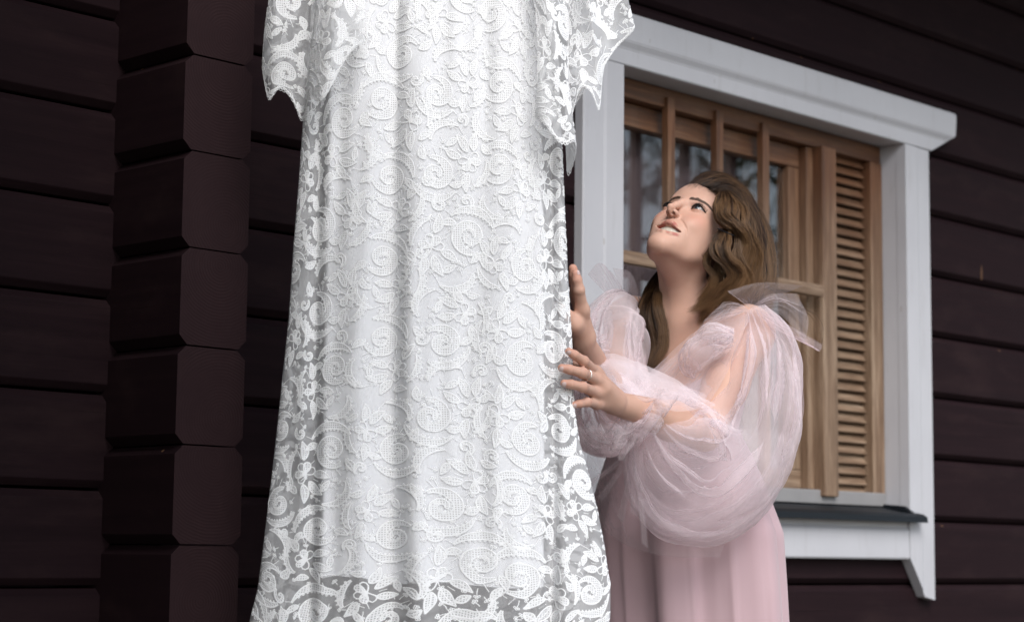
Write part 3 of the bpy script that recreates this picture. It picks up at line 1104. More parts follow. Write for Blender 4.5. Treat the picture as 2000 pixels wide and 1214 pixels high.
def sleeve(cuff, shoulder, seed, flip=False):
    """cuff and shoulder: (px, py, b) along the folded edge, in the same order."""
    root = empty('sleeve', parent=dress)
    def conv(pts):
        out = []
        for x, y, b in pts:
            a, z = to_dress(x, y, b)
            out.append((a, z, b))
        return np.array(out)
    n = 220
    sh_ = [(x * 0.78 + 0.22 * shoulder, -240, b * 0.85 + 0.01) for x, y, b in cuff]
    C0, S0 = catmull(conv(cuff), n), catmull(conv(sh_), n)
    ker = np.exp(-np.linspace(-2, 2, 17) ** 2); ker /= ker.sum()
    C0 = np.stack([np.convolve(np.pad(C0[:, i], 8, mode='edge'), ker, 'valid') for i in range(3)], 1)
    S0 = np.stack([np.convolve(np.pad(S0[:, i], 8, mode='edge'), ker, 'valid') for i in range(3)], 1)
    ar_ = np.r_[0, np.cumsum(np.linalg.norm(np.diff(C0[:, [0, 2]], axis=0), axis=1) + 2e-4)]
    qq = np.linspace(0, ar_[-1], n)
    C0, S0 = (np.stack([np.interp(qq, ar_, M_[:, i]) for i in range(3)], 1) for M_ in (C0, S0))
    k = np.linspace(0, 1, n)
    arc = np.r_[0, np.cumsum(np.linalg.norm(np.diff(C0[:, [0, 2]], axis=0), axis=1))]
    width = arc[-1]
    height = float((S0[:, 1] - C0[:, 1]).mean())
    scal = 0.006 * np.abs(np.sin(arc / width * 22)) ** 0.7
    def fn(u, t):
        u = np.clip(np.asarray(u, float), 0, 1); t = np.asarray(t, float)
        c = np.stack([np.interp(u, k, C0[:, i]) for i in range(3)], 1)
        c[:, 1] += np.interp(u, k, scal)
        s_ = np.stack([np.interp(u, k, S0[:, i]) for i in range(3)], 1)
        w = (np.maximum(t, 0) ** 1.15 + np.minimum(t, 0))[:, None]
        q = c * (1 - w) + s_ * w
        q[:, 2] += 0.010 * np.sin(u * 9 + t * 4) * (1 - t) + 0.004 * np.sin(u * 37 + t * 7)
        q[:, 0] += 0.005 * np.sin(u * 14 + t * 6) * t * (1 - t) * 4
        return (DP0 * [1, 1, 0])[None, :] + q[:, 0:1] * DA + q[:, 2:3] * DB + np.stack([0 * t, 0 * t, q[:, 1]], 1) - DO
    build_sheet('sleeve_net', fn, np.linspace(0, 1, 241), np.linspace(0, 1, 70), M_NET, root, (width, height))
    # the flowers keep their shape: they are laid out by height, and cut where the cuff ends
    zc, zs = C0[:, 1] + scal, S0[:, 1]
    z_lo = float(zc.min())

    def rise(s, h):
        u = np.clip(s / width, 0, 1)
        a_, b_ = np.interp(u, k, zc), np.interp(u, k, zs)
        return (z_lo + h - a_) / (b_ - a_)

    L = Lace()
    fill_area(L, 0, width, 0.0, height, seed)
    lay_lace(L, lambda s, h: with_normal(fn, np.clip(s / width, 0, 0.998), rise(s, h), flip=flip), lambda s, h: (s >= 0) & (s <= width) & (rise(s, h) > 0.004) & (rise(s, h) < 0.995), root)
    L = Lace()
    L.cord(np.stack([np.linspace(0, width, 400), np.full(400, 0.0015)], 1), 0.0030)
    for q in np.arange(0.003, width, 0.0062):
        L.ring((q, -0.0005), 0.0025)
    L.band(np.stack([np.linspace(0, width, 300), np.full(300, 0.0005)], 1), np.stack([np.linspace(0, width, 300), 0.009 + 0.003 * np.sin(np.linspace(0, width * 260, 300))], 1))
    lay_lace(L, lambda s, t: with_normal(fn, s / width, t / height, flip=flip), lambda s, t: (s >= 0) & (s <= width) & (t > -0.004) & (t < height), root)
    return root


sleeve([(714, 80, .075), (690, 104, .088), (662, 142, .096), (636, 196, .096), (622, 208, .088), (606, 186, .062), (592, 238, .030), (572, 200, .030),
        (546, 172, .042), (524, 195, .040), (513, 130, -.005), (530, 165, -.045), (600, 212, -.045)], 700, 5, True)
sleeve([(1042, 226, .066), (1052, 236, .078), (1066, 250, .084), (1096, 286, .082), (1122, 276, .062), (1124, 310, .034), (1107, 346, .014), (1112, 262, .020), (1138, 164, .052),
        (1158, 182, .060), (1170, 220, .048), (1180, 128, .022), (1206, 92, .014), (1242, 56, .004), (1215, 40, -.03), (1170, 140, -.05), (1110, 225, -.045)], 1040, 9)

# hanger and line that hold the dress, above the picture
hang = empty('clothes_hanger', 'thin wooden clothes hanger on a line above the white lace dress', 'hanger', (float(DO[0]), float(DO[1]), 2.44))
bar = [DA * x + np.array([0, 0, 0.03 - 0.9 * x * x]) for x in np.linspace(-0.19, 0.19, 15)]


put('hanger_bar', mesh('hanger_bar', *tube(bar, 0.007), True), M_WOODH, hang)
put('hook', mesh('hook', *tube([(0, 0, .03), (0, 0, .08), (0.015, 0, .10), (0.0, 0, .125), (0, 0, 0.13), (0, 0, 0.60)], 0.002), True), M_BLACK, hang)

# ------------------------------------------------------------------ the woman: one continuous skin surface grown from distance fields
MM = 0.00104                                                  # head unit: a millimetre of an average head
HO = at(1335.5, 398.0, 4.05)                                  # between her eyes
_hr = np.array([[0.792, -0.095, 0.603], [0.480, 0.704, -0.523], [-0.375, 0.704, 0.603]])
_hr[0] /= np.linalg.norm(_hr[0])
_hr[1] -= _hr[0] * (_hr[0] @ _hr[1]); _hr[1] /= np.linalg.norm(_hr[1])
_hr[2] = np.cross(_hr[0], _hr[1])
CAMB = np.array([R_, U_, -F_])
HB = _hr @ CAMB                                               # rows: her left, up, forward (world)


def head_w(p):
    return HO + (np.asarray(p, float) * MM) @ HB


class Field:
    """Ordered list of shapes; each is (kind, function, smoothing, world box)."""
    def __init__(self):
        self.ops = []

    def add(self, fn, lo, hi, k=0.006, op='u'):
        self.ops.append((op, fn, k, np.asarray(lo, float), np.asarray(hi, float)))

    def cone(self, a, b, ra, rb, k=0.006, op='u'):
        a, b = np.asarray(a, float), np.asarray(b, float)
        ba = b - a
        l2 = float(ba @ ba) + 1e-12
        def fn(P):
            q = P - a.astype(np.float32)
            h = np.clip((q @ ba.astype(np.float32)) / l2, 0, 1)
            d = q - h[..., None] * ba.astype(np.float32)
            return np.sqrt((d * d).sum(-1)) - (ra + (rb - ra) * h)
        r = max(ra, rb)
        self.add(fn, np.minimum(a, b) - r, np.maximum(a, b) + r, k, op)

    def chain(self, pts, rs, k=0.006):
        for i in range(len(pts) - 1):
            self.cone(pts[i], pts[i + 1], rs[i], rs[i + 1], k)

    def ell(self, c, rad, axes=None, k=0.01, op='u'):
        c = np.asarray(c, float); rad = np.asarray(rad, float)
        A = np.eye(3) if axes is None else np.asarray(axes, float)
        def fn(P):
            q = (P - c.astype(np.float32)) @ A.T.astype(np.float32)
            k0 = np.sqrt(((q / rad.astype(np.float32)) ** 2).sum(-1))
            k1 = np.sqrt(((q / (rad.astype(np.float32) ** 2)) ** 2).sum(-1)) + 1e-9
            return k0 * (k0 - 1) / k1
        ext = np.abs(A.T * rad[None, :]).sum(1)
        self.add(fn, c - ext, c + ext, k, op)

    def hell(self, c, rad, k=10, op='u'):
        self.ell(head_w(c), np.array(rad) * MM, HB, k * MM, op)

    def hcone(self, a, b, ra, rb, k=5, op='u'):
        self.cone(head_w(a), head_w(b), ra * MM, rb * MM, k * MM, op)

    def hchain(self, pts, rs, k=4):
        for i in range(len(pts) - 1):
            self.hcone(pts[i], pts[i + 1], rs[i], rs[i + 1], k)

    @staticmethod
    def comb(op, D, d, k):
        if op == 'u':
            h = np.maximum(k - np.abs(D - d), 0) / k
            return np.minimum(D, d) - h * h * k * 0.25
        d = -d
        h = np.maximum(k - np.abs(D - d), 0) / k
        return np.maximum(D, d) + h * h * k * 0.25

    def eval(self, P):
        P = P.astype(np.float32)
        D = np.full(P.shape[0], 0.08, np.float32)
        for op, fn, k, lo, hi in self.ops:
            pad = 2 * k + 0.02
            s = np.flatnonzero(((P > lo - pad) & (P < hi + pad)).all(1))
            if len(s):
                D[s] = self.comb(op, D[s], fn(P[s]), k)
        return D

    def surface(self, h=0.002, project=2):
        B = 8
        bs = h * B
        lo = np.min([o[3] for o in self.ops if o[0] == 'u'], axis=0) - 0.03
        hi = np.max([o[4] for o in self.ops if o[0] == 'u'], axis=0) + 0.03
        nb = np.ceil((hi - lo) / bs).astype(int)
        gi = np.stack(np.meshgrid(*[np.arange(n) for n in nb], indexing='ij'), -1).reshape(-1, 3)
        ctr = lo + (gi + 0.5) * bs
        d = self.eval(ctr)
        keep = np.abs(d) < bs * 0.87 + 0.03
        gi = gi[keep]
        ax = np.arange(B + 1)
        loc = np.stack(np.meshgrid(ax, ax, ax, indexing='ij'), -1).reshape(1, -1, 3)
        gp = gi[:, None, :] * B + loc                          # global lattice index
        nblk = len(gi)
        P = (lo + gp * h).astype(np.float32)
        D = np.full((nblk, (B + 1) ** 3), 0.08, np.float32)
        bl, bh = lo + gi * bs, lo + (gi + 1) * bs
        for op, fn, k, plo, phi in self.ops:
            pad = 2 * k + 0.02
            s = np.flatnonzero(((bh > plo - pad) & (bl < phi + pad)).all(1))
            if len(s):
                D[s] = self.comb(op, D[s], fn(P[s]), k)
        D = D.reshape(nblk, B + 1, B + 1, B + 1)
        ins = D < 0
        c8 = [ins[:, i:B + i, j:B + j, k:B + k] for i in (0, 1) for j in (0, 1) for k in (0, 1)]
        cnt = sum(c.astype(np.int8) for c in c8)
        act = (cnt > 0) & (cnt < 8)
        b, i, j, k = np.nonzero(act)
        acc = np.zeros((len(b), 3)); num = np.zeros(len(b))
        for axis in range(3):
            for u in (0, 1):
                for v in (0, 1):
                    o0 = [0, 0, 0]
                    oth = [x for x in range(3) if x != axis]
                    o0[oth[0]], o0[oth[1]] = u, v
                    o1 = list(o0); o1[axis] = 1
                    d0 = D[b, i + o0[0], j + o0[1], k + o0[2]]
                    d1 = D[b, i + o1[0], j + o1[1], k + o1[2]]
                    cr = (d0 < 0) != (d1 < 0)
                    t = np.where(cr, d0 / np.where(cr, d0 - d1, 1), 0)
                    p = np.zeros((len(b), 3)) + o0
                    p[:, axis] += t
                    acc += p * cr[:, None]; num += cr
        cell = gi[b] * B + np.stack([i, j, k], 1)
        V = lo + (cell + acc / num[:, None]) * h
        dims = nb * B + 2
        def key(c):
            return (c[:, 0] * dims[1] + c[:, 1]) * dims[2] + c[:, 2]
        kk = key(cell)
        order = np.argsort(kk)
        ks = kk[order]
        Q = []
        for axis in range(3):
            sl0 = [slice(0, B)] * 3
            sl1 = list(sl0); sl1[axis] = slice(1, B + 1)
            a0 = ins[(slice(None), *sl0)]; a1 = ins[(slice(None), *sl1)]
            cr = a0 != a1
            b2, i2, j2, k2 = np.nonzero(cr)
            c0 = gi[b2] * B + np.stack([i2, j2, k2], 1)
            u, v = [(1, 2), (2, 0), (0, 1)][axis]
            ids, okm = [], np.ones(len(c0), bool)
            for du, dv in ((0, 0), (-1, 0), (-1, -1), (0, -1)):
                c = c0.copy(); c[:, u] += du; c[:, v] += dv
                q = np.searchsorted(ks, key(c)); q = np.clip(q, 0, len(ks) - 1)
                okm &= ks[q] == key(c)
                ids.append(order[q])
            q = np.stack(ids, 1)
            fl = ~a0[b2, i2, j2, k2]
            q[fl] = q[fl][:, ::-1]
            Q.append(q[okm])
        Q = np.concatenate(Q)
        V = V.astype(np.float32)
        for _ in range(project):
            d = self.eval(V)
            g = self.grad(V)
            V = V - g * np.clip(d, -h * 0.6, h * 0.6)[:, None]
        return V, Q

    def grad(self, V, e=0.0006):
        g = np.stack([self.eval(V + np.float32(e) * np.eye(3, dtype=np.float32)[a]) - self.eval(V - np.float32(e) * np.eye(3, dtype=np.float32)[a]) for a in range(3)], 1)
        return g / (np.linalg.norm(g, axis=1)[:, None] + 1e-9)


BF = Field()
# --- skull and face (millimetres, her left / up / forward, from between the eyes)
BF.hell((0, 22, -92), (70, 84, 92), 10)
BF.hell((0, 30, -52), (62, 56, 57), 18)                       # forehead
BF.hell((0, -30, -58), (58, 70, 60), 24)                      # mid face
BF.hell((0, -72, -48), (46, 40, 53), 22)                      # jaw
for s in (-1, 1):
    BF.hcone((s * 47, -70, -76), (s * 35, -92, -46), 10, 10, 18)
    BF.hcone((s * 35, -92, -46), (s * 8, -114, -4), 10, 10.5, 16)
BF.hell((0, -110, 1), (20, 14, 15), 16)                       # chin
for s in (-1, 1):
    BF.hell((s * 38, -34, -25), (21, 20, 21), 22)             # smiling cheeks
    BF.hell((s * 31, -50, -12), (14, 15, 13), 15)
    BF.hell((s * 25, -82, -18), (14, 18, 14), 18)
    BF.hell((s * 44, -56, -52), (16, 32, 26), 22)
    BF.hcone((s * 10, 14, -7), (s * 30, 19, -11), 6, 6, 10)    # brow
    BF.hcone((s * 30, 19, -11), (s * 50, 11, -27), 6, 5, 10)
    BF.hell((s * 31, -7, 4), (16, 9.5, 11), 9, 'd')           # socket
BF.hell((0, -4, -9), (11, 16, 12), 8)
# nose
BF.hchain([(0, 10, -3), (0, -6, 7), (0, -22, 16.5), (0, -35, 24)], [7.0, 6.2, 6.0, 6.0], 8)
BF.hell((0, -38.5, 27.0), (6.0, 5.7, 6.6), 7)
BF.hell((0, -45, 18), (4.2, 4, 10), 5)
for s in (-1, 1):
    BF.hell((s * 8.8, -40.0, 11.5), (5.0, 5.2, 9), 6)
    BF.hcone((s * 5.6, -48.0, 18.0), (s * 5.2, -38, 15), 3.1, 2.6, 1.6, 'd')
# philtrum and muzzle
BF.hell((0, -70, -11), (33, 22, 18), 14)
BF.hell((0, -96, -7), (24, 16, 15), 14)
UL = [(-31, -71.0, -15), (-23, -69.2, -3.0), (-13, -65.0, 5.0), (-5, -61.8, 8.8), (0, -62.8, 9.2), (5, -61.8, 8.8), (13, -65.0, 5.0), (23, -69.2, -3.0), (31, -71.0, -15)]
LLp = [(-30.5, -73.0, -11.5), (-24, -81.0, -2.0), (-13, -87.6, 5.5), (0, -90.0, 8.7), (13, -87.6, 5.5), (24, -81.0, -2.0), (30.5, -73.0, -11.5)]


def smile_at(p):
    """Her smile: drawn a little to her left and lower there."""
    return (p[0] + 4.5, p[1] - 0.10 * p[0] - 0.5, p[2] - 0.06 * p[0])


UL, LLp = [smile_at(p) for p in UL], [smile_at(p) for p in LLp]


def mouth_open(P):
    """Carving field for the parted smile: negative between the lips."""
    q = ((P - HO.astype(np.float32)) @ HB.T.astype(np.float32)) / np.float32(MM)
    x0 = q[..., 0] - 4.5
    q = np.stack([x0, q[..., 1] + 0.10 * x0 + 0.5, q[..., 2] + 0.06 * x0], -1)
    x = np.abs(x0)
    t = np.clip(x / 29.5, 0, 1.2)
    top = -67.8 - 4.6 * t * t
    bot = -83.2 + 10.2 * t ** 2.0
    d = np.maximum(np.maximum(q[..., 1] - top, bot - q[..., 1]), (x - 28.5))
    d = np.maximum(d, np.abs(q[..., 2] + 5) - 28)
    return (d * 0.85 * MM).astype(np.float32)


BF.hchain(UL, [1.5, 3.2, 4.5, 4.9, 4.7, 4.9, 4.5, 3.2, 1.5], 2.0)
BF.hchain(LLp, [1.4, 3.2, 4.4, 5.0, 4.4, 3.2, 1.4], 3.0)
mlo = np.min([head_w((x, y, z)) for x in (-32, 40) for y in (-98, -58) for z in (-36, 26)], axis=0)
mhi = np.max([head_w((x, y, z)) for x in (-32, 40) for y in (-98, -58) for z in (-36, 26)], axis=0)
BF.add(mouth_open, mlo, mhi, 0.0014, 'd')
EYE_C = [(s * 32.5, -7.5, -12.0) for s in (-1, 1)]
EYE_R = 12.4


def lid_open(s):
    def fn(P):
        q = ((P - HO.astype(np.float32)) @ HB.T.astype(np.float32)) / np.float32(MM)
        x = (q[..., 0] - s * 32.5) * s                       # outward from the nose
        t = np.clip((x + 15.5) / 31.5, 0, 1)
        arch = np.sin(np.pi * t ** 0.85)
        up = 5.9 * arch + 2.4 * t - 1.2
        lo = -4.0 * np.sin(np.pi * t ** 1.1) + 2.4 * t - 1.2
        y = q[..., 1] + 7.5
        d = np.maximum(np.maximum(y - up, lo - y), np.maximum(-15.5 - x, x - 16.0))
        d = np.maximum(d, -16 - q[..., 2])
        return (d * 0.8 * MM).astype(np.float32)
    return fn


for s, c in zip((-1, 1), EYE_C):
    BF.hell(c, (14.0, 13.6, 13.8), 3.0)
    pts = [head_w((s * 32.5 + x, y, z)) for x in (-19, 19) for y in (-16, 4) for z in (-18, 8)]
    BF.add(lid_open(s), np.min(pts, axis=0), np.max(pts, axis=0), 0.0010, 'd')

def settle(p, out):
    """A point moved to the skin as built so far, then out along its normal (head units)."""
    W = head_w(p)[None].astype(np.float32)
    for _ in range(6):
        W = W - BF.grad(W) * BF.eval(W)[:, None]
    return (W + BF.grad(W) * (out * MM))[0].astype(float)


for s in (-1, 1):                                              # laugh lines
    g = [settle((s * x + 2, y, z), 0.9) for x, y, z in ((17, -47, 8), (25, -54, 3), (33, -63, -4), (38, -72, -10))]
    for a, b, ra, rb in zip(g[:-1], g[1:], (1.2, 1.7, 1.6), (1.7, 1.6, 1.0)):
        BF.cone(a, b, ra * MM, rb * MM, 2.6 * MM, 'd')
# ears lie under the hair
for s in (-1, 1):
    BF.hell((s * 73, -22, -98), (7, 29, 17), 6)

# --- neck, trunk
S_L, S_R = at(1464, 648, 3.99), at(1228, 628, 4.22)
TL = (S_L - S_R) / np.linalg.norm(S_L - S_R)                   # towards her left
TF = np.cross(TL, [0, 0, 1.0]); TF /= np.linalg.norm(TF)
if TF @ F_ > 0:
    TF = -TF
TU = np.cross(TF, TL)
if TU[2] < 0:
    TU = -TU
TB = np.array([TL, TU, TF])
MID = (S_L + S_R) / 2
nk0, nk1 = head_w((0, -62, -88)), MID + 0.020 * TU - 0.010 * TF + 0.004 * TL
BF.cone(nk0, nk0 * 0.45 + nk1 * 0.55, 0.048, 0.045, 0.022)
BF.cone(nk0 * 0.45 + nk1 * 0.55, nk1, 0.045, 0.054, 0.015)
BF.cone(head_w((0, -92, -62)), nk0 * 0.4 + nk1 * 0.6 + 0.012 * TF, 0.022, 0.026, 0.026)   # throat
for s, S in ((1, S_L), (-1, S_R)):
    # neck cords and collar bones
    BF.cone(head_w((s * 50, -62, -80)), MID + s * 0.016 * TL + 0.043 * TF + 0.012 * TU, 0.013, 0.0085, 0.016)
    BF.cone(MID + s * 0.018 * TL + 0.046 * TF + 0.012 * TU, S - s * 0.025 * TL + 0.012 * TF + 0.012 * TU, 0.0095, 0.009, 0.020)
    BF.cone(nk1, S - s * 0.02 * TL, 0.052, 0.040, 0.05)         # slope of the shoulder


def trunk(F, o=0.0):
    """Chest, bust, waist and hips; o thickens them (cloth over the skin)."""
    F.ell(MID - 0.115 * TU - 0.010 * TF, (0.140 + o, 0.150 + o, 0.088 + o), TB, 0.05)
    for s in (1, -1):
        F.ell(MID + s * 0.072 * TL - 0.185 * TU + 0.060 * TF, (0.062 + o, 0.066 + o, 0.055 + o), TB, 0.035)
    F.ell(MID - 0.30 * TU - 0.008 * TF, (0.122 + o, 0.17 + o, 0.082 + o), TB, 0.06)
    F.ell(MID - 0.50 * TU - 0.015 * TF, (0.160 + o, 0.15 + o, 0.105 + o), TB, 0.06)


trunk(BF)
# --- near arm (her left)
ELL, WRL = at(1376, 842, 3.85), at(1204, 787, 3.655)
BF.ell(S_L - 0.005 * TU, (0.047, 0.049, 0.047), TB, 0.045)
um = S_L * 0.45 + ELL * 0.55
BF.chain([S_L, um, ELL], [0.045, 0.0425, 0.036], 0.02)
fm = ELL * 0.62 + WRL * 0.38
BF.chain([ELL, fm, WRL], [0.035, 0.0365, 0.0215], 0.015)
# --- far arm (her right)
ELR, WRR = at(1198, 800, 3.98), at(1139, 668, 3.70)
BF.ell(S_R - 0.005 * TU, (0.047, 0.049, 0.047), TB, 0.045)
BF.chain([S_R, S_R * 0.45 + ELR * 0.55, ELR], [0.045, 0.042, 0.036], 0.02)
BF.chain([ELR, ELR * 0.62 + WRR * 0.38, WRR], [0.035, 0.036, 0.0215], 0.015)

FINGERS = []


def finger(px, rr, k=0.0035, root=None):
    pts = [at(*p) for p in px]
    BF.chain(pts, rr, k)
    # pad of the fingertip and knuckle
    BF.ell(pts[1], (rr[1] * 1.06,) * 3, None, k)
    FINGERS.append((pts[-2], pts[-1], rr[-1]))
    return pts


# near hand: back of the hand to the photographer, fingers laid over the edge of the lace
HL = [[(1163, 727, 3.600), (1140, 705, 3.530), (1122, 693, 3.512), (1111, 686, 3.508)],
      [(1165, 743, 3.585), (1138, 728, 3.520), (1112, 721, 3.505), (1097, 718, 3.503)],
      [(1163, 766, 3.582), (1138, 755, 3.523), (1115, 750, 3.508), (1102, 748, 3.506)],
      [(1165, 787, 3.592), (1146, 785, 3.545), (1132, 788, 3.530), (1121, 790, 3.526)]]
RL = [[.0105, .0088, .0080, .0068], [.0108, .0092, .0082, .0070], [.0104, .0088, .0079, .0068], [.0092, .0078, .0070, .0060]]
for px, rr in zip(HL, RL):
    p = finger(px, rr)
    BF.cone(p[0], WRL + (p[0] - WRL) * 0.18, rr[0] * 1.05, 0.0165, 0.012)
BF.cone(at(1178, 757, 3.60), at(1196, 780, 3.645), 0.0165, 0.019, 0.012)
BF.chain([at(1190, 765, 3.665), at(1166, 732, 3.640), at(1144, 716, 3.59), at(1126, 708, 3.565)], [.015, .0125, .0095, .0075], 0.008)   # thumb, mostly behind
# far hand: flat against the dress, seen from its thumb edge
HR = [[(1137, 606, 3.655), (1131, 566, 3.632), (1127, 546, 3.628), (1124.5, 534, 3.627)],
      [(1135, 604, 3.678), (1127, 560, 3.654), (1122, 538, 3.650), (1119, 524, 3.649)],
      [(1134, 610, 3.699), (1126, 568, 3.677), (1121, 548, 3.673), (1118, 536, 3.672)],
      [(1134, 620, 3.717), (1126, 588, 3.699), (1122, 574, 3.696), (1119, 564, 3.695)]]
for px, rr in zip(HR, RL):
    p = finger(px, [x * 1.12 for x in rr], 0.003)
    BF.cone(p[0], WRR + (p[0] - WRR) * 0.2, rr[0] * 1.15, 0.0185, 0.012)
BF.chain([at(1136, 655, 3.690), at(1122, 634, 3.650), at(1104, 614, 3.640), at(1094, 600, 3.640)], [.0165, .0135, .0100, .0080], 0.012)   # thumb

BV, BQ = BF.surface(0.0022)


def refine(V, Q, keep):
    """Split the faces whose corners all satisfy keep, and settle the new points on the surface."""
    fm_ = keep(V)[Q].all(axis=1)
    q = Q[fm_]
    E = np.sort(np.stack([q, np.roll(q, -1, axis=1)], 2).reshape(-1, 2), axis=1)
    ue, inv = np.unique(E, axis=0, return_inverse=True)
    inv = inv.reshape(-1, 4)
    nv, ne = len(V), len(ue)
    W = np.concatenate([V[ue].mean(axis=1), V[q].mean(axis=1)]).astype(np.float32)
    for _ in range(3):
        W = W - BF.grad(W, 0.0004) * np.clip(BF.eval(W), -0.001, 0.001)[:, None]
    em, fc = nv + inv, nv + ne + np.arange(len(q))
    faces = []
    for k_ in range(4):
        faces += np.stack([q[:, k_], em[:, k_], fc, em[:, k_ - 1]], 1).tolist()
    mid = {(int(a_), int(b_)): nv + i for i, (a_, b_) in enumerate(ue)}
    for f in Q[~fm_].tolist():
        g = []
        for i in range(4):
            a_, b_ = f[i], f[(i + 1) % 4]
            g.append(a_)
            h_ = mid.get((a_, b_) if a_ < b_ else (b_, a_))
            if h_ is not None:
                g.append(h_)
        faces.append(g)
    return np.concatenate([V, W]), faces


def face_zone(V):
    q = (V - HO) @ HB.T / MM
    return (np.abs(q[:, 0]) < 52) & (q[:, 1] > -96) & (q[:, 1] < 22) & (q[:, 2] > -34) & (q[:, 2] < 40)


BV, BFACES = refine(BV, BQ, face_zone)
person = empty('person', 'woman in a pink tulle gown looking up smiling with both hands on the white dress', 'person', (float(MID[0]), float(MID[1]), GZ))
PO = np.array(person.location)


def loc(p):
    return np.asarray(p, float) - PO


# --- skin colour by place: lips, cheeks, knuckles, nails
hl = (BV - HO) @ HB.T / MM
base = np.array([0.61, 0.375, 0.285])
colr = np.tile(base, (len(BV), 1))


def seg_d(P, chain):
    best = np.full(len(P), 1e9)
    for a, b in zip(chain[:-1], chain[1:]):
        a, b = np.array(a, float), np.array(b, float)
        h = np.clip(((P - a) @ (b - a)) / ((b - a) @ (b - a)), 0, 1)
        best = np.minimum(best, np.linalg.norm(P - a - h[:, None] * (b - a), axis=1))
    return best


def tint(w, c):
    global colr
    w = np.clip(w, 0, 1)[:, None]
    colr = colr * (1 - w) + np.array(c) * w


for s in (-1, 1):
    d = np.linalg.norm((hl - (s * 42, -34, -10)) / (24, 18, 26), axis=1)
    tint(0.5 * np.exp(-d * d * 1.2), (0.58, 0.235, 0.165))
    d = np.linalg.norm((hl - (s * 34, -1, 0)) / (19, 8, 12), axis=1)
    tint(0.9 * np.exp(-d * d * 1.2), (0.20, 0.082, 0.055))    # eye shadow
    tint(0.35 * np.exp(-(np.linalg.norm((hl - (s * 33, -14, 0)) / (17, 4, 12), axis=1)) ** 2), (0.42, 0.21, 0.14))
tint(0.25 * np.exp(-(np.linalg.norm((hl - (0, -34, 28)) / (12, 9, 12), axis=1)) ** 2), (0.58, 0.26, 0.18))
w = np.maximum((5.9 - seg_d(hl, UL)) / 1.0, (5.6 - seg_d(hl, LLp)) / 1.0)
w *= (hl[:, 2] > -21) * np.clip((30.5 - np.abs(hl[:, 0] - 4.5)) / 5, 0, 1) * (seg_d(hl, UL) < 40)
tint(np.clip(w, 0, 1) * 0.9, (0.37, 0.10, 0.085))
mx_ = hl[:, 0] - 4.5
inm = (np.abs(mx_) < 30) & (hl[:, 1] + 0.1 * mx_ < -66.5) & (hl[:, 1] + 0.1 * mx_ > -94) & (hl[:, 2] + 0.06 * mx_ < 0.8 - 0.02 * mx_ ** 2)
tint(inm * 0.95, (0.12, 0.03, 0.025))
nos = [np.linalg.norm((hl - (s * 5.4, -43.0, 16.0)) / (0.8, 1.4, 0.9), axis=1) for s in (-1, 1)]
tint(np.clip((3.9 - np.minimum(*nos)) / 1.2, 0, 1) * 0.9, (0.09, 0.03, 0.02))
for a, b, r in FINGERS:
    d = np.linalg.norm(BV - b, axis=1)
    tint(0.45 * np.exp(-(d / 0.016) ** 2), (0.60, 0.235, 0.165))
for px in HL:
    for q in px[:2]:
        d = np.linalg.norm(BV - at(*q), axis=1)
        tint(0.30 * np.exp(-(d / 0.012) ** 2), (0.52, 0.22, 0.16))

me = mesh('skin', loc(BV), BFACES, True)
ca = me.color_attributes.new('tone', 'FLOAT_COLOR', 'POINT')
ca.data.foreach_set('color', np.c_[colr, np.ones(len(colr))].astype(np.float32).ravel())
N = Nodes('skin')
at_ = N.n('Attribute', attribute_name='tone')
nz = N.noise(N.coords(), 900.0, 2)
blot = N.noise(N.coords(), 45.0, 4)
cc = N.mix(N.math('MULTIPLY', blot, 0.28), at_.outputs['Color'], (0.44, 0.215, 0.15))
M_SKIN = N.set(Base_Color=cc, Roughness=0.52, Subsurface_Weight=0.12, Subsurface_Radius=(1.0, 0.4, 0.25), Subsurface_Scale=0.006, Normal=N.bump(nz, 0.10, 0.0005), Specular_IOR_Level=0.3)
put('body', me, M_SKIN, person)

# --- eyes, teeth
def eyeball(c, gaze):
    g = np.array(gaze, float); g /= np.linalg.norm(g)
    ref = np.cross(g, [0, 1, 0]); ref /= np.linalg.norm(ref)
    up = np.cross(ref, g)
    V, col_ = [], []
    nr, na = 26, 28
    for i in range(nr + 1):
        th = math.pi * (i / nr) ** 1.5
        for a in range(na):
            ph = a * 2 * math.pi / na
            r = EYE_R + 0.9 * math.exp(-(th / 0.42) ** 4)
            d = math.cos(th) * g + math.sin(th) * (math.cos(ph) * ref + math.sin(ph) * up)
            V.append(head_w(np.array(c) + r * d))
            rad = th * EYE_R
            if rad < 2.0:
                k_ = (0.004, 0.004, 0.005)
            elif rad < 6.3:
                f_ = 0.55 + 0.45 * ((a * 7919) % 5) / 5
                k_ = (0.055 * f_, 0.062 * f_, 0.070 * f_)
            elif rad < 7.0:
                k_ = (0.02, 0.022, 0.025)
            else:
                k_ = (0.44, 0.405, 0.395)
            col_.append((*k_, 1))
    Q = [(i * na + a, i * na + (a + 1) % na, (i + 1) * na + (a + 1) % na, (i + 1) * na + a) for i in range(nr) for a in range(na)]
    me = mesh('eye', loc(V), np.array(Q), True)
    ca = me.color_attributes.new('tone', 'FLOAT_COLOR', 'POINT')
    ca.data.foreach_set('color', np.array(col_, np.float32).ravel())
    return me


N = Nodes('eye')
M_EYE = N.set(Base_Color=N.n('Attribute', attribute_name='tone').outputs['Color'], Roughness=0.06, Coat_Weight=0.6)
for c in EYE_C:
    put('eye', eyeball(c, (-0.10, 0.16, 1.0)), M_EYE, person)

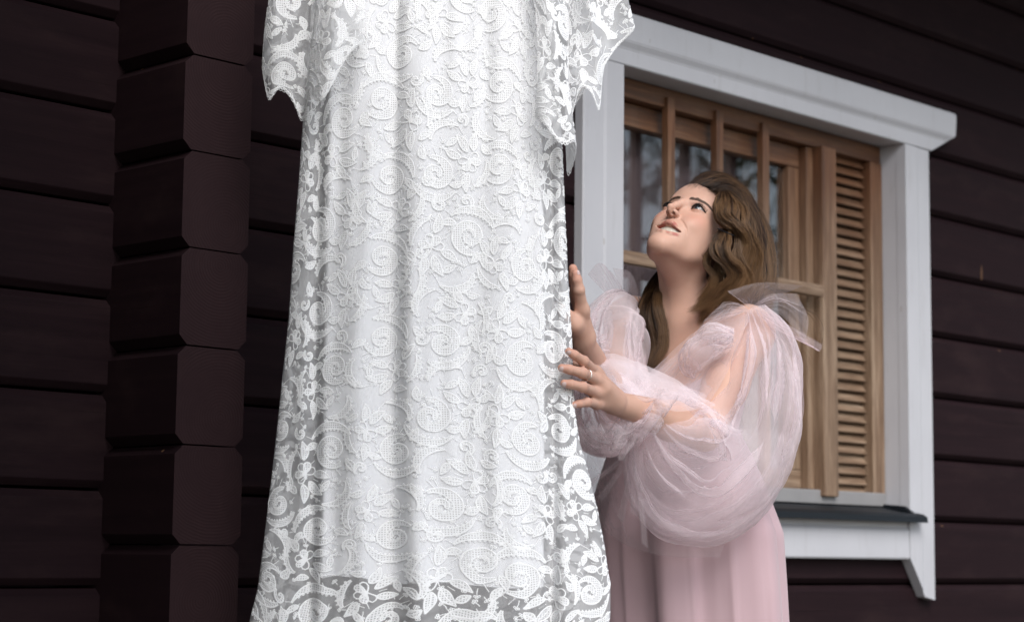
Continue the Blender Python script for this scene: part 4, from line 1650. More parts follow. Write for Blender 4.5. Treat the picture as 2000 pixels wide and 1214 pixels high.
# upper teeth: one arch with a shallow groove between neighbours
joints = [0, 8.4, 15.4, 22.0, 27.4]
V, nx, ny = [], 141, 8
for i in range(nx):
    x = -31 + 62 * i / (nx - 1)
    gr = sum(math.exp(-((abs(x) - b) / 0.55) ** 2) for b in joints)
    t = abs(x) / 29.5
    top, bot = -65.5 - 4.6 * t * t, -80.4 + 8.6 * t * t + 0.5 * gr
    for j in range(ny):
        f = j / (ny - 1)
        V.append(loc(head_w(smile_at((x, top + (bot - top) * f, 3.0 - 0.0125 * x * x - 0.45 * gr - 1.2 * f * f - 2.0 * max(0, f - 0.86) * 7)))))
Q = [(i * ny + j, (i + 1) * ny + j, (i + 1) * ny + j + 1, i * ny + j + 1) for i in range(nx - 1) for j in range(ny - 1)]
me = mesh('teeth', V, np.array(Q), True)
put('teeth', me, simple('tooth_enamel', (0.62, 0.56, 0.47), 0.3, 0.05), person)

# ------------------------------------------------------------------ brows, lashes and hair: strands
def curves_obj(name, strands, radii, mat, parent, tone=None):
    """strands: list of (n,3) arrays in world space."""
    hc = bpy.data.hair_curves.new(name)
    sizes = [len(s) for s in strands]
    hc.add_curves(sizes)
    P = np.concatenate(strands).astype(np.float32) - PO.astype(np.float32)
    hc.position_data.foreach_set('vector', P.ravel())
    if 'radius' not in hc.attributes:
        hc.attributes.new('radius', 'FLOAT', 'POINT')
    hc.attributes['radius'].data.foreach_set('value', np.concatenate(radii).astype(np.float32))
    if tone is not None:
        hc.attributes.new('shade', 'FLOAT', 'POINT')
        hc.attributes['shade'].data.foreach_set('value', np.concatenate(tone).astype(np.float32))
    hc.update_tag()
    o = bpy.data.objects.new(name, hc)
    COL.objects.link(o)
    hc.materials.append(mat)
    o.parent = parent
    return o


def mat_hair(name, c0, c1, rough=0.32, attr=None):
    N = Nodes(name)
    hi = N.n('HairInfo')
    fac = N.n('Attribute', attribute_name=attr).outputs['Fac'] if attr else hi.outputs['Random']
    col_ = N.mix(fac, c0, c1)
    h = N.bsdf
    N.link(col_, h.inputs['Base Color'])
    h.inputs['Roughness'].default_value = 0.42
    h.inputs['Specular IOR Level'].default_value = 0.35
    N.link(h.outputs[0], N.out.inputs[0])
    return N.mat


M_LASH = simple('lash_black', (0.008, 0.006, 0.006), 0.6, 0.0)


def to_skin(p_head, lift=0.0):
    """Project points given in head units onto the skin along the facing direction."""
    W = (HO + (np.asarray(p_head, float) * MM) @ HB).astype(np.float32)
    for _ in range(6):
        W = W - BF.grad(W) * (BF.eval(W) - lift)[:, None]
    return W.astype(float)


rs = np.random.default_rng(5)
st = []
for s in (-1, 1):
    for i in range(300):
        t = rs.uniform(0, 1) ** 1.15
        cx = 9.5 + 40 * t
        cy = 7.6 + 6.0 * math.sin(math.pi * min(1, t * 0.74 + 0.12)) - 3.5 * max(0, t - 0.6)
        wdt = 2.9 * (1 - 0.78 * t) * (0.6 + 0.4 * min(1, t * 6))
        cy += rs.uniform(-1, 1) * wdt
        z = 2 - 0.009 * cx * cx
        ln = rs.uniform(4.5, 7.5)
        ang = (1.0 - 1.4 * t) + rs.normal(0, 0.14)
        p0 = np.array([s * cx, cy, z])
        p1 = np.array([s * (cx + ln * math.cos(ang) * 0.95), cy + ln * math.sin(ang) * 0.6, z - 0.018 * cx * ln * 0.9])
        st += [p0, (p0 + p1) / 2 + [0, 0.3, 0], p1]
st = to_skin(np.array(st), 0.0004).reshape(-1, 3, 3)
rd = [np.array([0.00034, 0.0003, 0.0001])] * len(st)
curves_obj('eyebrow', list(st), rd, simple('brow_hair', (0.085, 0.047, 0.031), 0.6, 0.2), person)

for s, c in zip((-1, 1), EYE_C):
    V, Fc = [], []
    for i in range(56):
        t = (i + rs.uniform(-0.3, 0.3)) / 55
        x = -15.0 + 31.0 * t
        tt = min(1, max(0, (x + 15.5) / 31.5))
        y = c[1] + 5.9 * math.sin(math.pi * tt ** 0.85) + 2.4 * tt - 1.2 + 0.3
        dx, dy = x, y - c[1]
        z = c[2] + math.sqrt(max(0.0, 14.2 ** 2 - dx * dx * 0.85 - dy * dy))
        p = np.array([s * 32.5 + s * x, y, z])
        ln = (2.4 + 3.2 * tt + rs.normal(0, 0.5)) * (1.0 if s > 0 else 0.5)
        out = np.array([s * (x * 0.055 + 0.12), 0.42 + 0.1 * rs.normal(), 0.75]); out /= np.linalg.norm(out)
        cv = np.array([p, p + out * ln * 0.45, p + out * ln * 0.85 + np.array([0, ln * 0.22, 0]), p + out * ln + np.array([0, ln * 0.45, 0])])
        vv, ff = tube([loc(head_w(q)) for q in cv], np.array([0.00042, 0.0004, 0.00028, 0.00008]), 4)
        Fc += [tuple(k + len(V) for k in f) for f in ff]
        V += list(vv)
    # liner along the lash root, upper and lower
    for low in (0, 1):
        pts, rr = [], []
        for t in np.linspace(0.02, 1.0, 22):
            x = -15.5 + 31.8 * t
            tt = min(1, max(0, (x + 15.5) / 31.5))
            y = c[1] + ((6.0 * math.sin(math.pi * tt ** 0.85)) if not low else (-4.1 * math.sin(math.pi * tt ** 1.1))) + 2.4 * tt - 1.2 + (0.25 if not low else -0.1)
            dx, dy = x, y - c[1]
            z = c[2] + math.sqrt(max(0.0, 13.8 ** 2 - dx * dx * 0.85 - dy * dy))
            pts.append(loc(head_w((s * 32.5 + s * x, y, z))))
            rr.append(0.0009 * (0.55 + 0.45 * t) if not low else 0.00040)
        vv, ff = tube(pts, np.array(rr), 6)
        Fc += [tuple(k + len(V) for k in f) for f in ff]
        V += list(vv)
    put('eyelashes', mesh('eyelashes', np.array(V), Fc, True), M_LASH, person)

# scalp tint under the hair (roots), added to the skin tone attribute
scalp = np.maximum.reduce([np.clip((hl[:, 1] - (60 - 0.10 * np.abs(hl[:, 0]) - np.clip(-20 - hl[:, 2], 0, 40) * 1.1)) / 5, 0, 1) * (hl[:, 2] < 5),
                           np.clip((-52 - hl[:, 2]) / 8, 0, 1) * (hl[:, 1] > -80)]) * (np.linalg.norm(hl - (0, 10, -92), axis=1) < 125)
tint(scalp * 0.95, (0.055, 0.032, 0.02))
bd = bpy.data.objects['body'].data
bd.color_attributes['tone'].data.foreach_set('color', np.c_[colr, np.ones(len(colr))].astype(np.float32).ravel())

M_HAIR = mat_hair('brown_hair', (0.020, 0.0085, 0.004), (0.23, 0.125, 0.058), 0.33, 'shade')
HRS = np.random.default_rng(21)
HAIR, HRAD, HTONE = [], [], []


def smooth_path(P, n):
    P = np.asarray(P, float)
    d = np.r_[0, np.cumsum(np.linalg.norm(np.diff(P, axis=0), axis=1))]
    q = np.linspace(0, d[-1], n)
    T_ = np.gradient(P, d, axis=0)
    i = np.clip(np.searchsorted(d, q, 'right') - 1, 0, len(P) - 2)
    h = (d[i + 1] - d[i])[:, None]
    s = (q - d[i])[:, None] / h
    return (2 * s ** 3 - 3 * s ** 2 + 1) * P[i] + (s ** 3 - 2 * s ** 2 + s) * h * T_[i] + (-2 * s ** 3 + 3 * s ** 2) * P[i + 1] + (s ** 3 - s ** 2) * h * T_[i + 1]


def lock(pts, r, n, wave=0.0, nw=2.0, loose=0.0015, flat=0.55, pn=34, thick=0.00018, tone=0.42):
    """A lock of hair along photo points (px, py, depth); r: radii in px at root, middle, tip."""
    C = smooth_path(atv(pts), pn)
    T_ = np.gradient(C, axis=0); T_ /= np.linalg.norm(T_, axis=1)[:, None]
    D = np.tile(F_, (pn, 1))
    A = np.cross(T_, D); A /= np.linalg.norm(A, axis=1)[:, None] + 1e-9
    B = np.cross(A, T_)
    k = np.linspace(0, 1, pn)
    rad = np.interp(k, [0, 0.5, 1], r) / 970.0
    ph0 = HRS.uniform(0, 6.28)
    tone0 = float(np.clip(HRS.normal(tone, 0.17), 0, 1))
    for i in range(n):
        rr = math.sqrt(HRS.uniform(0, 1)); th = HRS.uniform(0, 6.283)
        twist = th + 0.6 * k * HRS.normal()
        ox, oy = rr * np.cos(twist), rr * np.sin(twist)
        len_ = HRS.uniform(0.78, 1.0)
        kk = k * len_
        Ci = np.stack([np.interp(kk, k, C[:, j]) for j in range(3)], 1)
        Ai = np.stack([np.interp(kk, k, A[:, j]) for j in range(3)], 1)
        Bi = np.stack([np.interp(kk, k, B[:, j]) for j in range(3)], 1)
        ri = np.interp(kk, k, rad)
        wv = wave * np.sin(2 * np.pi * nw * k + ph0 + 0.35 * HRS.normal()) * np.minimum(1, k * 3)
        st = HRS.normal(0, loose, 2)
        P = Ci + Ai * (ox * ri + wv + st[0] * k * k)[:, None] + Bi * (oy * ri * flat + 0.4 * wv + st[1] * k * k)[:, None]
        P += np.cumsum(HRS.normal(0, 0.00010, (pn, 3)), axis=0)
        HAIR.append(P)
        HTONE.append(np.clip(tone0 + HRS.normal(0, 0.22) + 0.50 * (k - 0.42) - 0.25 * np.exp(-(k / 0.16) ** 2), 0, 1))
        HRAD.append(np.full(pn, thick) * np.interp(k, [0, 0.1, 0.8, 1], [0.8, 1, 1, 0.3]))


def blend(a, b, f, jit=2.0):
    a, b = np.array(a, float), np.array(b, float)
    q = a * (1 - f) + b * f
    return q


def tress(pts, spread, nsub, r, n, wave, nw=2.5, loose=0.003, flat=0.6, tone=0.42, ends=1.0):
    """A tress made of several smaller locks that part and cross a little."""
    P = np.array(pts, float)
    m_ = len(P)
    kk = np.linspace(0, 1, m_)
    for q in range(nsub):
        a = HRS.uniform(0, 6.28)
        off = np.array([math.cos(a) * spread, math.sin(a) * spread * 0.8, HRS.normal(0, 0.006)]) * math.sqrt(HRS.uniform(0.05, 1))
        env = np.interp(kk, [0, 0.25, 1], [0.35, 1, ends])
        cr = np.sin(kk * HRS.uniform(3, 7) + HRS.uniform(0, 6.28)) * spread * 0.35
        Q_ = P + off[None, :] * env[:, None] + np.stack([cr * env, cr * 0.4 * env, 0 * cr], 1)
        lock(Q_[:max(4, int(round(m_ * HRS.uniform(0.85, 1.0))))], [x * HRS.uniform(0.7, 1.2) for x in r], n, wave, nw * HRS.uniform(0.8, 1.25), loose, flat, tone=tone)


# the dense hair underneath, so that the strands lie on something dark
UF = Field()
for q, r_ in zip((((1412, 386, 4.125), 0.040), ((1436, 420, 4.115), 0.044), ((1450, 470, 4.105), 0.046), ((1456, 530, 4.095), 0.040), ((1456, 590, 4.085), 0.034), ((1450, 640, 4.09), 0.026)), range(6)):
    if r_:
        UF.cone(at(*prev_[0]), at(*q[0]), prev_[1], q[1], 0.02)
    prev_ = q
uv_, uq_ = UF.surface(0.006, 1)
put('hair_underlayer', mesh('hair_underlayer', loc(uv_), uq_, True), simple('dark_hair_mass', (0.030, 0.014, 0.007), 0.7, 0.4, 60, 0.2), person)

# crown: from the hairline over the top and down the back
crown = [
    [(1347, 366, 4.100), (1360, 353, 4.112), (1382, 342, 4.135), (1414, 347, 4.165), (1448, 373, 4.185), (1478, 420, 4.19), (1497, 475, 4.18), (1504, 530, 4.16), (1499, 585, 4.14), (1490, 640, 4.12)],
    [(1358, 364, 4.084), (1374, 352, 4.094), (1397, 346, 4.115), (1428, 357, 4.145), (1458, 390, 4.16), (1482, 438, 4.16), (1496, 492, 4.15), (1499, 545, 4.13), (1490, 600, 4.11), (1478, 650, 4.10)],
    [(1374, 363, 4.068), (1390, 353, 4.078), (1410, 352, 4.093), (1438, 368, 4.113), (1463, 404, 4.12), (1481, 452, 4.12), (1489, 505, 4.11), (1487, 553, 4.09), (1474, 600, 4.08), (1460, 640, 4.08)],
    [(1390, 367, 4.055), (1404, 360, 4.06), (1420, 361, 4.07), (1442, 381, 4.08), (1462, 419, 4.08), (1474, 464, 4.075), (1479, 515, 4.07), (1472, 560, 4.06), (1454, 600, 4.06), (1440, 630, 4.06)],
    [(1402, 374, 4.045), (1416, 369, 4.045), (1430, 374, 4.05), (1446, 396, 4.05), (1458, 430, 4.045), (1464, 472, 4.035), (1470, 515, 4.03), (1462, 556, 4.02), (1440, 592, 4.02), (1424, 616, 4.02)],
]
for i in range(len(crown) - 1):
    for f in (0, 0.25, 0.5, 0.75):
        tress(blend(crown[i], crown[i + 1], f), 6, 4, (3, 4.5, 5), 150, 0.0030, 2.6, 0.004, tone=0.30 - 0.05 * (i == 0) + 0.02 * i)
lock(crown[4], (7, 10, 10), 380, 0.002, 3.0, 0.004)
# more volume at the back, and the far side of the crown
for f in (0.1, 0.5, 0.9):
    lock(blend(crown[0], crown[2], f) + np.array([0, 2, 0.045]), (9, 16, 16), 650, 0.002, 3.0, 0.005, tone=0.15)
# face-framing waves on the near side
waves = [
    ([(1408, 374, 4.042), (1402, 388, 4.025), (1398, 404, 4.012), (1402, 420, 4.000), (1412, 434, 3.988), (1424, 443, 3.980), (1438, 450, 3.985), (1450, 466, 3.995), (1450, 490, 4.0)], (4, 8, 7), 420),
    ([(1412, 374, 4.040), (1412, 390, 4.018), (1407, 406, 4.000), (1411, 424, 3.985), (1424, 436, 3.975), (1440, 444, 3.975), (1452, 462, 3.98), (1456, 490, 3.985), (1446, 518, 3.98)], (4, 8, 8), 420),
    ([(1416, 374, 4.040), (1424, 388, 4.018), (1424, 404, 3.995), (1422, 420, 3.980), (1433, 434, 3.968), (1449, 448, 3.968), (1458, 472, 3.975), (1452, 500, 3.975), (1440, 528, 3.97), (1446, 556, 3.975)], (5, 8, 8), 420),
    ([(1422, 376, 4.042), (1436, 392, 4.020), (1442, 408, 4.000), (1438, 426, 3.985), (1447, 444, 3.975), (1462, 466, 3.980), (1466, 494, 3.985), (1456, 522, 3.985), (1462, 552, 3.99), (1448, 584, 3.98)], (5, 9, 9), 420),
    ([(1428, 378, 4.046), (1446, 398, 4.032), (1456, 420, 4.015), (1456, 444, 4.000), (1466, 470, 3.998), (1478, 500, 4.005), (1472, 530, 4.01), (1478, 560, 4.01), (1462, 590, 4.00)], (5, 9, 10), 420),
    ([(1410, 450, 3.995), (1402, 462, 3.985), (1395, 478, 3.975), (1396, 494, 3.968), (1408, 508, 3.960), (1422, 522, 3.958), (1428, 538, 3.960), (1418, 554, 3.965), (1400, 570, 3.975), (1382, 588, 3.985), (1366, 602, 3.99), (1344, 609, 4.0)], (6, 10, 5), 520),
    ([(1416, 448, 3.990), (1412, 464, 3.975), (1406, 482, 3.962), (1412, 500, 3.955), (1428, 516, 3.952), (1440, 534, 3.955), (1434, 554, 3.960), (1416, 574, 3.968), (1398, 594, 3.975), (1384, 614, 3.98)], (6, 11, 6), 520),
    ([(1424, 450, 3.985), (1424, 470, 3.968), (1420, 490, 3.955), (1430, 510, 3.950), (1446, 528, 3.952), (1452, 548, 3.958), (1440, 570, 3.96), (1420, 592, 3.965), (1408, 616, 3.97)], (6, 11, 7), 520),
    ([(1398, 470, 3.990), (1388, 490, 3.985), (1380, 508, 3.985), (1384, 524, 3.980), (1394, 540, 3.978), (1390, 558, 3.98), (1374, 576, 3.988), (1360, 592, 3.995), (1352, 606, 4.0)], (4, 7, 4), 320),
    ([(1440, 446, 3.990), (1444, 474, 3.975), (1440, 500, 3.965), (1452, 524, 3.962), (1462, 548, 3.968), (1452, 574, 3.972), (1434, 598, 3.975), (1424, 620, 3.98)], (6, 11, 8), 420),
    ([(1404, 500, 4.0), (1400, 530, 3.995), (1396, 560, 3.995), (1382, 590, 4.0), (1370, 615, 4.005), (1362, 640, 4.01)], (8, 12, 6), 320),
]
for p, r, n in waves:
    tress(p, r[1] * 0.75, 7, [x * 0.5 for x in r], n // 5, 0.0018, 2.5, 0.0035, 0.7, tone=0.50)
# far side: lengths beside throat and chest, their shadow put in as darker tone
far = [
    [(1310, 505, 4.16), (1292, 530, 4.150), (1276, 562, 4.125), (1264, 598, 4.085), (1260, 636, 4.062), (1266, 674, 4.048), (1262, 712, 4.035), (1246, 742, 4.02)],
    [(1308, 515, 4.16), (1290, 548, 4.130), (1279, 586, 4.080), (1276, 626, 4.050), (1282, 662, 4.040), (1278, 696, 4.030), (1262, 724, 4.02), (1246, 750, 4.01)],
    [(1306, 520, 4.16), (1289, 556, 4.115), (1284, 596, 4.055), (1288, 636, 4.035), (1294, 672, 4.025), (1282, 702, 4.018), (1266, 732, 4.01)],
    [(1308, 510, 4.16), (1284, 552, 4.135), (1260, 600, 4.090), (1252, 650, 4.062), (1258, 690, 4.045), (1250, 728, 4.03)],
    [(1304, 525, 4.16), (1288, 562, 4.100), (1286, 600, 4.045), (1294, 642, 4.028), (1296, 680, 4.018), (1280, 716, 4.01)],
    [(1306, 505, 4.16), (1284, 540, 4.145), (1262, 580, 4.110), (1246, 622, 4.080), (1250, 668, 4.060), (1254, 700, 4.04)],
]
for i, p in enumerate(far):
    lock(p, (6, 10, 6), 520, 0.002, 2.0, 0.003, 0.5, tone=0.12)
for i in range(90):                                              # loose single hairs
    p = np.array(crown[HRS.integers(0, 5)]) + np.r_[HRS.normal(1, 5), HRS.normal(0, 4), HRS.normal(-.01, 0.02)]
    lock(p, (4, 8, 14), 3, 0.003, 3.5, 0.012, 1.0)
lock([(1500, 560, 4.05), (1560, 600, 4.03), (1590, 622, 4.02), (1604, 660, 4.01), (1594, 700, 4.02), (1588, 740, 4.02)], (3, 6, 5), 14, 0.004, 2.0, 0.004, 1.0)
lock([(1470, 590, 4.02), (1520, 640, 4.03), (1570, 690, 4.03), (1592, 760, 4.04)], (3, 8, 10), 10, 0.004, 2.0, 0.006, 1.0)
curves_obj('hair', HAIR, HRAD, M_HAIR, person, HTONE)

# black pin above the ear
pin = [at(1401.5, 446.5, 3.966), at(1412, 451, 3.952), at(1423, 455.5, 3.944), at(1433, 460, 3.948)]
vv, ff = tube([loc(p) for p in smooth_path(pin, 12)], 0.0011, 6)
put('hairpin', mesh('hairpin', vv, ff, True), M_BLACK, person)

# thin ring on the middle finger of the near hand
ra, rb = at(*HL[1][0]), at(*HL[1][1])
rc = ra * 0.24 + rb * 0.76
rt = (rb - ra) / np.linalg.norm(rb - ra)
e1 = np.cross(rt, [0, 0, 1.0]); e1 /= np.linalg.norm(e1)
e2 = np.cross(rt, e1)
rg = [loc(rc + 0.0105 * (math.cos(a) * e1 + math.sin(a) * e2)) for a in np.linspace(0, 2 * math.pi, 33)]
vv, ff = tube(rg, 0.0010, 8, False)
put('ring', mesh('ring', vv, ff, True), simple('silver', (0.85, 0.83, 0.80), 0.18, 0.0, metal=1.0), person)

# fingernails, pale polish
M_NAIL = simple('nail_polish', (0.62, 0.46, 0.43), 0.15, 0.0)
for fi, (px, rr) in enumerate(zip(HL + HR[:1], RL + RL[:1])):
    d2, tp = at(*px[2]), at(*px[3])
    ax = (tp - d2) / np.linalg.norm(tp - d2)
    side = -F_ if fi < 4 else (R_ * 0.9 - F_ * 0.4)
    nup = side - ax * (side @ ax); nup /= np.linalg.norm(nup)
    if fi < 4:
        nup = nup * 0.8 + np.cross(ax, nup) * (-0.35); nup /= np.linalg.norm(nup)
    sd = np.cross(ax, nup)
    rad = rr[3] * (1.0 if fi < 4 else 1.12)
    V, Fc = [], []
    nu, nv2 = 7, 9
    for i in range(nu):
        u = i / (nu - 1)
        for j in range(nv2):
            v = -1 + 2 * j / (nv2 - 1)
            wd = 0.62 * (1 - 0.45 * max(0, u - 0.55) * 2 * abs(v)) * math.sin(min(1, 0.45 + u * 2) * 1.57)
            ang = v * wd * 1.25
            c0 = tp + ax * (-0.35 + 1.15 * u) * rad
            rr_ = rad * (1.05 - 0.42 * max(0, u - 0.3) ** 1.6)
            V.append(c0 + rr_ * (math.cos(ang) * nup + math.sin(ang) * sd))
    V = np.array(V)
    V = V + BF.grad(V.astype(np.float32)) * (0.0004 - BF.eval(V.astype(np.float32)))[:, None]
    Fc = [(i * nv2 + j, i * nv2 + j + 1, (i + 1) * nv2 + j + 1, (i + 1) * nv2 + j) for i in range(nu - 1) for j in range(nv2 - 1)]
    put('fingernail', mesh('fingernail', loc(V), np.array(Fc), True), M_NAIL, person)

# ------------------------------------------------------------------ the pink gown
gown = empty('gown', parent=person)


def mat_satin():
    N = Nodes('pink_chiffon')
    g = N.noise(N.coords((1, 1, 1)), 320.0, 3)
    lw = N.noise(N.coords((3, 3, 0.6)), 4.0, 3)
    c = N.mix(lw, (0.565, 0.390, 0.418), (0.615, 0.435, 0.462))
    return N.set(Base_Color=c, Roughness=0.7, Sheen_Weight=0.35, Sheen_Roughness=0.4, Specular_IOR_Level=0.25, Normal=N.bump(g, 0.08, 0.0005))


def mat_tulle(name, tau, col, grain=0.25):
    """Fine net: the more edge-on the cloth is seen, the more thread lies in the line of sight."""
    N = Nodes(name)
    lw = N.n('LayerWeight', ins={'Blend': 0.5})
    cosv = N.math('MAXIMUM', N.math('SUBTRACT', 1.0, lw.outputs['Facing']), 0.14)
    cloud = N.noise(N.coords(), 14.0, 4, 0.6)
    fine = N.noise(N.coords(), 420.0, 1)
    t_ = N.math('MULTIPLY', N.math('MULTIPLY_ADD', cloud, 0.7, 0.65), N.math('MULTIPLY_ADD', fine, grain * 2, 1 - grain))
    a = N.math('SUBTRACT', 1.0, N.math('POWER', 2.71828, N.math('MULTIPLY', N.math('DIVIDE', t_, cosv), -tau)))
    tr = N.n('BsdfTransparent')
    df = N.n('BsdfDiffuse', ins={'Color': (*col, 1)})
    tl = N.n('BsdfTranslucent', ins={'Color': (*col, 1)})
    m1 = N.n('MixShader', ins={0: 0.28, 1: df.outputs[0], 2: tl.outputs[0]})
    mx = N.n('MixShader', ins={0: a, 1: tr.outputs[0], 2: m1.outputs[0]})
    N.link(mx.outputs[0], N.out.inputs[0])
    return N.mat


M_SATIN = mat_satin()
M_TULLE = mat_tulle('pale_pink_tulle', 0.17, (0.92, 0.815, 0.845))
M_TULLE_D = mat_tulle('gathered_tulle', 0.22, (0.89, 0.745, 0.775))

M_TULLE_SHADE = mat_tulle('shaded_tulle', 0.42, (0.50, 0.43, 0.46))  # pink tulle with shade put into its colour, for the far bow

GF = Field()
trunk(GF, 0.006)


def neck_cut(P):
    q = (P - MID.astype(np.float32)) @ TB.T.astype(np.float32)
    line = np.minimum(-0.215 + 1.15 * np.abs(q[..., 0]), -0.075)
    return ((line - q[..., 1]) * 0.66).astype(np.float32)


def waist_cut(P):
    q = (P - MID.astype(np.float32)) @ TB.T.astype(np.float32)
    return (q[..., 1] + 0.34).astype(np.float32)


GF.add(neck_cut, MID - 0.5, MID + 0.5, 0.004, 'd')
GF.add(waist_cut, MID - 0.7, MID + 0.5, 0.004, 'd')
gv_, gq_ = GF.surface(0.004, 1)
put('bodice', mesh('bodice', loc(gv_), gq_, True), M_SATIN, gown)


def skirt_gown(u, t):
    """Pleats fall from a high waist to the ground; t runs 0 (ground) to 1 (waist)."""
    u = np.asarray(u, float); t = np.asarray(t, float)
    th = 2 * np.pi * u
    z0, z1 = GZ + 0.004, float((MID - 0.205 * TU)[2])
    z = z0 + (z1 - z0) * t
    d = 1 - t
    cen0, cen1 = at(1322, 860, 4.09), at(1345, 1240, 4.12)
    zz0, zz1 = cen0[2], cen1[2]
    s = np.clip((zz0 - z) / (zz0 - zz1), 0, 3)
    cx = cen0[0] + (cen1[0] - cen0[0]) * np.minimum(s, 1.2)
    cy = cen0[1] + (cen1[1] - cen0[1]) * np.minimum(s, 1.2)
    grow = np.minimum(1.0, s * 2.2) ** 0.7
    a = 0.185 + 0.030 * grow + 0.10 * np.clip(s - 1, 0, 2)
    b = 0.155 + 0.025 * grow + 0.09 * np.clip(s - 1, 0, 2)
    r_ = 0.0
    for n, am, ph, sk_ in ((7, 0.42, 0.3, 0.35), (11, 0.30, 2.1, -0.3), (4, 0.40, 1.2, 0.4), (19, 0.10, 4.0, 0.2), (29, 0.05, 0.9, 0.0)):
        w_ = np.sin(n * th + ph + sk_ * d * 2)
        r_ = r_ + am * (np.abs(w_) ** 0.8 * np.sign(w_))
    nar = 0.70 + 0.30 * np.clip((1 - t) * 5.5, 0, 1) ** 0.7
    a, b = a * nar, b * nar
    fold = r_ * (0.005 + 0.016 * np.minimum(1, s * 1.3))
    x = (a + fold) * np.cos(th)
    y = (b + fold) * np.sin(th)
    tang = 0.006 * np.sin(17 * th + 1.0) * np.minimum(1, s)
    x, y = x - tang * np.sin(th), y + tang * np.cos(th)
    tl2 = np.array([TL[0], TL[1]]) / np.hypot(TL[0], TL[1]); tf2 = np.array([TF[0], TF[1]]) / np.hypot(TF[0], TF[1])
    X = cx + x * tl2[0] + y * tf2[0]
    Y = cy + x * tl2[1] + y * tf2[1]
    return np.stack([X, Y, z], 1) - PO


build_sheet('skirt', skirt_gown, np.linspace(0, 1, 361), np.linspace(0, 1, 90), M_SATIN, gown)


def ridge(x, p=0.6):
    """Sharp-crested wave, -1..1."""
    return 1 - 2 * np.abs(np.sin(x)) ** p


def fold_noise(u, v, rs, n, freq=(3, 11), drift=1.2):
    """Sum of crests running along v, periodic in u."""
    out = np.zeros_like(u)
    for _ in range(n):
        f = rs.integers(*freq)
        a = rs.uniform(0.4, 1.0) / f ** 0.6
        c, w = rs.uniform(-0.1, 1.1), rs.uniform(0.25, 0.7)
        env = np.exp(-((v - c) / w) ** 2)
        out += a * env * ridge(np.pi * f * u + rs.uniform(0, 6.28) + drift * rs.normal() * v + 0.4 * np.sin(5 * v + rs.uniform(0, 6)), rs.uniform(0.45, 0.9))
    return out / math.sqrt(n)


def crumple(P, seed, amp, lam=(0.035, 0.16), n=9):
    """Crisp creases in space: facets that meet in sharp lines, finer ones shallower."""
    rs = np.random.default_rng(seed)
    out = np.zeros(P.shape[:-1])
    for _ in range(n):
        l_ = math.exp(rs.uniform(math.log(lam[0]), math.log(lam[1])))
        kv = rs.normal(0, 1, 3); kv *= np.pi / l_ / np.linalg.norm(kv)
        k2 = rs.normal(0, 1, 3); k2 *= np.pi / 0.15 / np.linalg.norm(k2)
        x = P @ kv + rs.uniform(0, 6.28) + 1.1 * np.sin(P @ k2 + rs.uniform(0, 6.28))
        out += (l_ / lam[1]) ** 0.9 * (1 - 2 * np.abs(np.sin(x)) ** 0.75)
    return out * amp / math.sqrt(n) * 1.6


def displaced(P, seed, amp, lam=(0.035, 0.16)):
    du, dv = np.gradient(P, axis=1), np.gradient(P, axis=0)
    Nn = np.cross(du, dv); Nn /= np.linalg.norm(Nn, axis=2)[..., None] + 1e-9
    return P + Nn * crumple(P, seed, amp, lam)[..., None] + 0.4 * amp * np.stack([crumple(P, seed + i, 1.0, lam) for i in (101, 102, 103)], -1)


